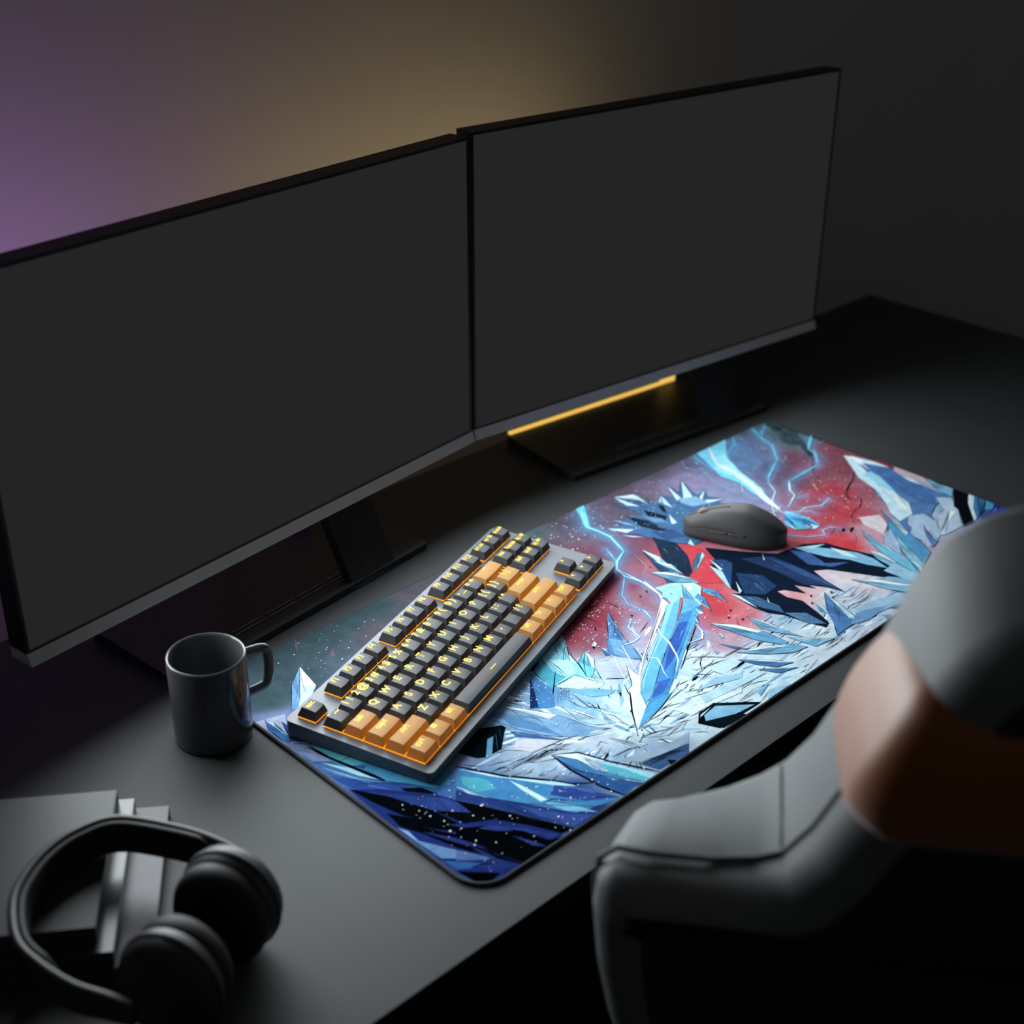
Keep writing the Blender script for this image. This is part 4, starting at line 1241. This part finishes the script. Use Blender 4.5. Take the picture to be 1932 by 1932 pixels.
def ear_cup(c, ax, r):
    """c centre of the cup, ax points outwards (away from the ear)"""
    ax = Vector(ax).normalized(); q = ax.to_track_quat('Z', 'Y').to_matrix().to_4x4()
    Mx = Matrix.Translation(Vector(c)-HO) @ q @ Matrix.Diagonal((.92, 1.08, 1, 1))
    bm = bmesh.new(); lathe(bm, [(0, -.004), (r*.96, -.004), (r, 0), (r*1.0, .009), (r*.96, .0155), (r*.86, .0195), (r*.6, .0215), (0, .0222)], 56, Mx)
    o = obj('ear_cup', bm, M['cup'], hp, angle=50)
    bm = bmesh.new(); lathe(bm, [(r*.46, -.006), (r*.46, -.019), (r*.55, -.0225), (r*.72, -.024), (r*.90, -.0215), (r*.98, -.015), (r*.97, -.0065), (r*.94, -.004)], 56, Mx)
    obj('ear_cushion', bm, M['pad'], o, smooth=True)
    bm = bmesh.new(); lathe(bm, [(r*1.0, .0015), (r*1.035, .003), (r*1.035, .007), (r*1.0, .0085)], 56, Mx); obj('trim_ring', bm, M['dark'], o, smooth=True)
    bm = bmesh.new(); lathe(bm, [(0, -.0075), (r*.5, -.0072)], 40, Mx); obj('speaker_cloth', bm, M['pad'], o)
    return o
ear_cup(*((-.178,.0895,.0475),(.88,.47,.02),.043))
ear_cup(*((-.2492,.0516,.0475),(-.88,-.47,.02),.043))

# ------------------------------------------------------------------ chair in the foreground
O3 = Vector((.099, -.205, .2)); fw = Vector((.79, .61, 0)).normalized(); rr = Vector((fw.y, -fw.x, 0))
ca_, sa_ = math.cos(math.radians(11)), math.sin(math.radians(11))
tt = Vector((0, 0, 1))*ca_-fw*sa_; nb = -(fw*ca_+Vector((0, 0, 1))*sa_)      # nb points backwards (towards the sitter's back)
TH = .088; UC = .172
base = O3+rr*UC; chair = thing('gaming_chair', 'grey gaming chair with burnt orange neck band in front of the desk', 'chair', (base.x+.12, base.y+.10, -.74), (0, 0, math.atan2(rr.y, rr.x)))
CI = (Matrix.Translation(chair.location) @ Matrix.Rotation(chair.rotation_euler.z, 4, 'Z')).inverted()
def cp(u, w, dpt): return CI @ (O3+rr*u+tt*w+nb*dpt)
half = [(.02, -.70), (-.02, -.62), (-.055, -.45), (-.080, -.30), (-.098, -.215), (-.110, -.16), (-.119, -.10), (-.1225, -.045), (-.120, -.016), (-.108, -.004), (-.085, -.007), (-.045, -.006), (-.018, .0), (.0, .010), (.016, .040), (.031, .085), (.046, .133), (.055, .170), (.063, .198), (.075, .221), (.095, .240), (.125, .252), (.150, .256)]
outl = half+[(2*UC-u, w) for u, w in half[::-1]]
def inset(poly, k):
    out = []; n = len(poly)
    for i in range(n):
        t_ = (Vector(poly[(i+1) % n])-Vector(poly[i-1])).normalized(); out.append((poly[i][0]+t_.y*k, poly[i][1]-t_.x*k))
    return out
def padded(outl, d0, d1, infl, m, name, parent, front=False, infl2=None):
    """soft padded slab: outline in the back plane, thickness d0..d1, edges rounded, faces slightly domed"""
    bm = bmesh.new(); n = len(outl)
    cu = sum(p[0] for p in outl)/n
    def ring(k, d_):      # k = inset distance
        out = []
        for i in range(n):
            a = Vector(outl[i-1]); b_ = Vector(outl[(i+1) % n]); t_ = (b_-a).normalized(); nn = Vector((-t_.y, t_.x))
            p = Vector(outl[i])-nn*k*ORI
            if front:                   # the shoulders fall away towards the front
                uu = p.x if p.x < UC else 2*UC-p.x
                s_ = max(0, min(1, -uu/.11))*max(0, 1-d_/TH)*max(0, min(1, (p.y+.16)/.12)); p = Vector((p.x+(.022 if p.x < UC else -.022)*s_, p.y-.046*s_))
            out.append(bm.verts.new(cp(p.x, p.y, d_)))
        return out
    area = sum(outl[i-1][0]*outl[i][1]-outl[i][0]*outl[i-1][1] for i in range(n)); ORI = -1 if area > 0 else 1
    R = infl; R2 = infl2 or infl; rings = []
    for k in range(5):
        a = PI/2*k/4; rings.append(ring(R*(1-math.sin(a)), d0+R*(1-math.cos(a))))
    rings.append(ring(0, d0+(d1-d0)*.45))
    for k in range(4, -1, -1):
        a = PI/2*k/4; rings.append(ring(R2*(1-math.sin(a)), d1-R2*(1-math.cos(a))))
    for A, B in zip(rings, rings[1:]):
        for i in range(n): bm.faces.new((A[i], A[(i+1) % n], B[(i+1) % n], B[i]))
    bm.faces.new(rings[0][::-1]); bm.faces.new(rings[-1])
    return obj(name, bm, m, parent, angle=60)
padded(outl, 0., TH+.036, .011, M['leather'], 'backrest', chair, front=True, infl2=.026)
def edge_path(k, d_, i0, i1):
    out = []
    for i in range(i0, i1):
        u, w = outl[i]; out.append(cp(u, w+k, d_))
    return out
padded(inset(outl, .034), TH+.012, TH+.0385, .004, M['leather_back_shade'], 'back_panel', chair)  # dark panel paints the shade on the unlit back
for sg in (0, 1):
    bm = bmesh.new(); sweep(bm, [cp(u if not sg else 2*UC-u, w+.0002, TH-.004) for u, w in half[4:18]], circ(.0023, 8), up=(CI.to_3x3() @ nb)); obj('piping', bm, M['piping'], chair, smooth=True)
bm = bmesh.new(); sweep(bm, [cp(-.0015, .0080, d_) for d_ in (.009, .02, .04, .06, .084)], circ(.0013, 8), up=(CI.to_3x3() @ tt)); obj('shoulder_seam', bm, M['piping'], chair, smooth=True)
bm = bmesh.new(); sweep(bm, [cp(2*UC+.0015, .0080, d_) for d_ in (.009, .02, .04, .06, .084)], circ(.0013, 8), up=(CI.to_3x3() @ tt)); obj('shoulder_seam', bm, M['piping'], chair, smooth=True)
# neck band: wraps the head part of the backrest
def head_u(w):
    for (u0, w0), (u1, w1) in zip(half, half[1:]):
        if w0 <= w <= w1 and w1 > w0: return u0+(u1-u0)*(w-w0)/(w1-w0)
    return half[-1][0]
bm = bmesh.new(); rings = []
NB = 16
for k in range(NB+1):
    s_ = k/NB; bulge = .014*max(0, math.sin(PI*s_))**.5-.005
    wm = 0.078+(0.186-0.078)*s_; rg = []
    u0 = head_u(max(wm-.012, .012))-bulge
    for x, y in rrect(u0, 2*UC-u0, -.006-bulge, TH+.040+bulge, .030, 8):
        q = max(-.2, min(1.4, y/TH)); sag = 0.022*max(0, 1-((x-UC)/(UC-u0))**2)*max(0, q)
        rg.append(bm.verts.new(cp(x, wm-.030*(1-q)-sag, y)))
    rings.append(rg)
n = len(rings[0])
inner = []
for A, B in zip(rings, rings[1:]):
    for i in range(n): bm.faces.new((A[i], A[(i+1) % n], B[(i+1) % n], B[i]))
bm.faces.new(rings[0][::-1]); bm.faces.new(rings[-1])
obj('neck_band', bm, M['leather_orange'], chair, angle=70)['label'] = 'burnt orange neck band'
# seat, column and star base under the backrest
def R4(x, y, z): return CI @ (base+rr*x+fw*y+Vector((0, 0, z-base.z)))
bm = bmesh.new(); box(bm, -.25, .25, -.06, .44, -.36, -.27); bevel(bm, .03, 4)
for v in bm.verts: v.co = R4(*v.co)
obj('seat', bm, M['leather_dark'], chair, angle=60)
sc = R4(0, .19, -.55)
bm = bmesh.new(); lathe(bm, [(0, -.16), (.028, -.16), (.028, .05), (.02, .05), (.02, .195), (0, .195)], 24, Matrix.Translation(sc)); obj('gas_lift', bm, M['steel'], chair, angle=40)
for k in range(5):
    a = 2*PI*k/5+.3; dv = Vector((math.cos(a), math.sin(a), 0)); c0 = Vector((sc.x, sc.y, .085))
    bm = bmesh.new(); sweep(bm, [c0+dv*.02, c0+dv*.15+Vector((0, 0, -.006)), c0+dv*.29+Vector((0, 0, -.02))], [(-.022, -.014), (.022, -.014), (.016, .016), (-.016, .016)], scale=lambda u: (1-.35*u, 1-.35*u)); obj('leg', bm, M['steel'], chair)
    bm = bmesh.new(); lathe(bm, [(0, -.02), (.026, -.02), (.029, -.012), (.029, .012), (.026, .02), (0, .02)], 20, Matrix.Translation(c0+dv*.28+Vector((0, 0, -.0555))) @ Matrix.Rotation(a, 4, 'Z') @ Matrix.Rotation(PI/2, 4, 'X')); obj('caster', bm, M['black'], chair, angle=40)

# ------------------------------------------------------------------ lights
def area(name, loc, size, col, power, direction, sy=None, spread=180):
    L_ = bpy.data.lights.new(name, 'AREA'); L_.shape = 'RECTANGLE'; L_.size = size; L_.size_y = sy or size; L_.color = col; L_.energy = power; L_.spread = math.radians(spread)
    o = bpy.data.objects.new(name, L_); COL.objects.link(o); o.location = loc
    o.rotation_euler = Vector(direction).to_track_quat('-Z', 'Y').to_euler(); return o
for (t, T, w, h), pw in ((mon_l, 7.0), (mon_r, 3.2)):
    Mw = Matrix.Translation(t.location) @ Matrix.Rotation(t.rotation_euler.z, 4, 'Z') @ T
    n_ = (Mw.to_3x3() @ Vector((0, -1, 0)))
    L_ = bpy.data.lights.new('screen_light', 'AREA'); L_.shape = 'RECTANGLE'; L_.size = w; L_.size_y = h; L_.energy = pw; L_.color = (.90, .97, 1.0); L_.spread = math.radians(170)
    o = bpy.data.objects.new('screen_light', L_); COL.objects.link(o)
    o.matrix_world = Matrix.Translation(Mw @ Vector((0, -.003, h/2))) @ Mw.to_3x3().normalized().to_4x4() @ Matrix.Rotation(-PI/2, 4, 'X')
area('purple_bias_light', (-.12, .56, .28), .55, (.66, .36, .92), .58, (0, 1, .2), .08)
area('gold_bias_light', (.60, .58, .28), .6, (1., .74, .38), .36, (-.1, 1, .2), .08)
W_ = bpy.data.worlds.new('room_fill'); S.world = W_; W_.use_nodes = True
W_.node_tree.nodes['Background'].inputs['Color'].default_value = (.95, .98, 1, 1); W_.node_tree.nodes['Background'].inputs['Strength'].default_value = 0.042

# ------------------------------------------------------------------ camera
CAMERA = [2634.335821, 0.488951, -0.011528, 0.775194, -0.585285, -0.629841, 0.813290]
f_px = CAMERA[0]; pit, rol, yaw = CAMERA[1:4]; loc = Vector(CAMERA[4:7])
fwd = Vector((math.sin(yaw)*math.cos(pit), math.cos(yaw)*math.cos(pit), -math.sin(pit))); rgt = Vector((math.cos(yaw), -math.sin(yaw), 0)); dwn = fwd.cross(rgt)
r2 = rgt*math.cos(rol)+dwn*math.sin(rol); d2 = dwn*math.cos(rol)-rgt*math.sin(rol)
cam = bpy.data.cameras.new('camera'); co = bpy.data.objects.new('camera', cam); COL.objects.link(co)
co.matrix_world = Matrix(((r2.x, -d2.x, -fwd.x, loc.x), (r2.y, -d2.y, -fwd.y, loc.y), (r2.z, -d2.z, -fwd.z, loc.z), (0, 0, 0, 1)))
cam.sensor_width = 36; cam.sensor_fit = 'HORIZONTAL'; cam.lens = 36*f_px/1932; cam.clip_start = .02
cam.dof.use_dof = True; cam.dof.focus_distance = 1.43; cam.dof.aperture_fstop = (cam.lens/1000)/0.0135
S.camera = co
S.view_settings.view_transform = 'Standard'; S.view_settings.look = 'None'; S.view_settings.gamma = 1; S.view_settings.use_curve_mapping = False
S.view_settings.exposure = 0.
S.cycles.max_bounces = 8; S.cycles.sample_clamp_indirect = 4
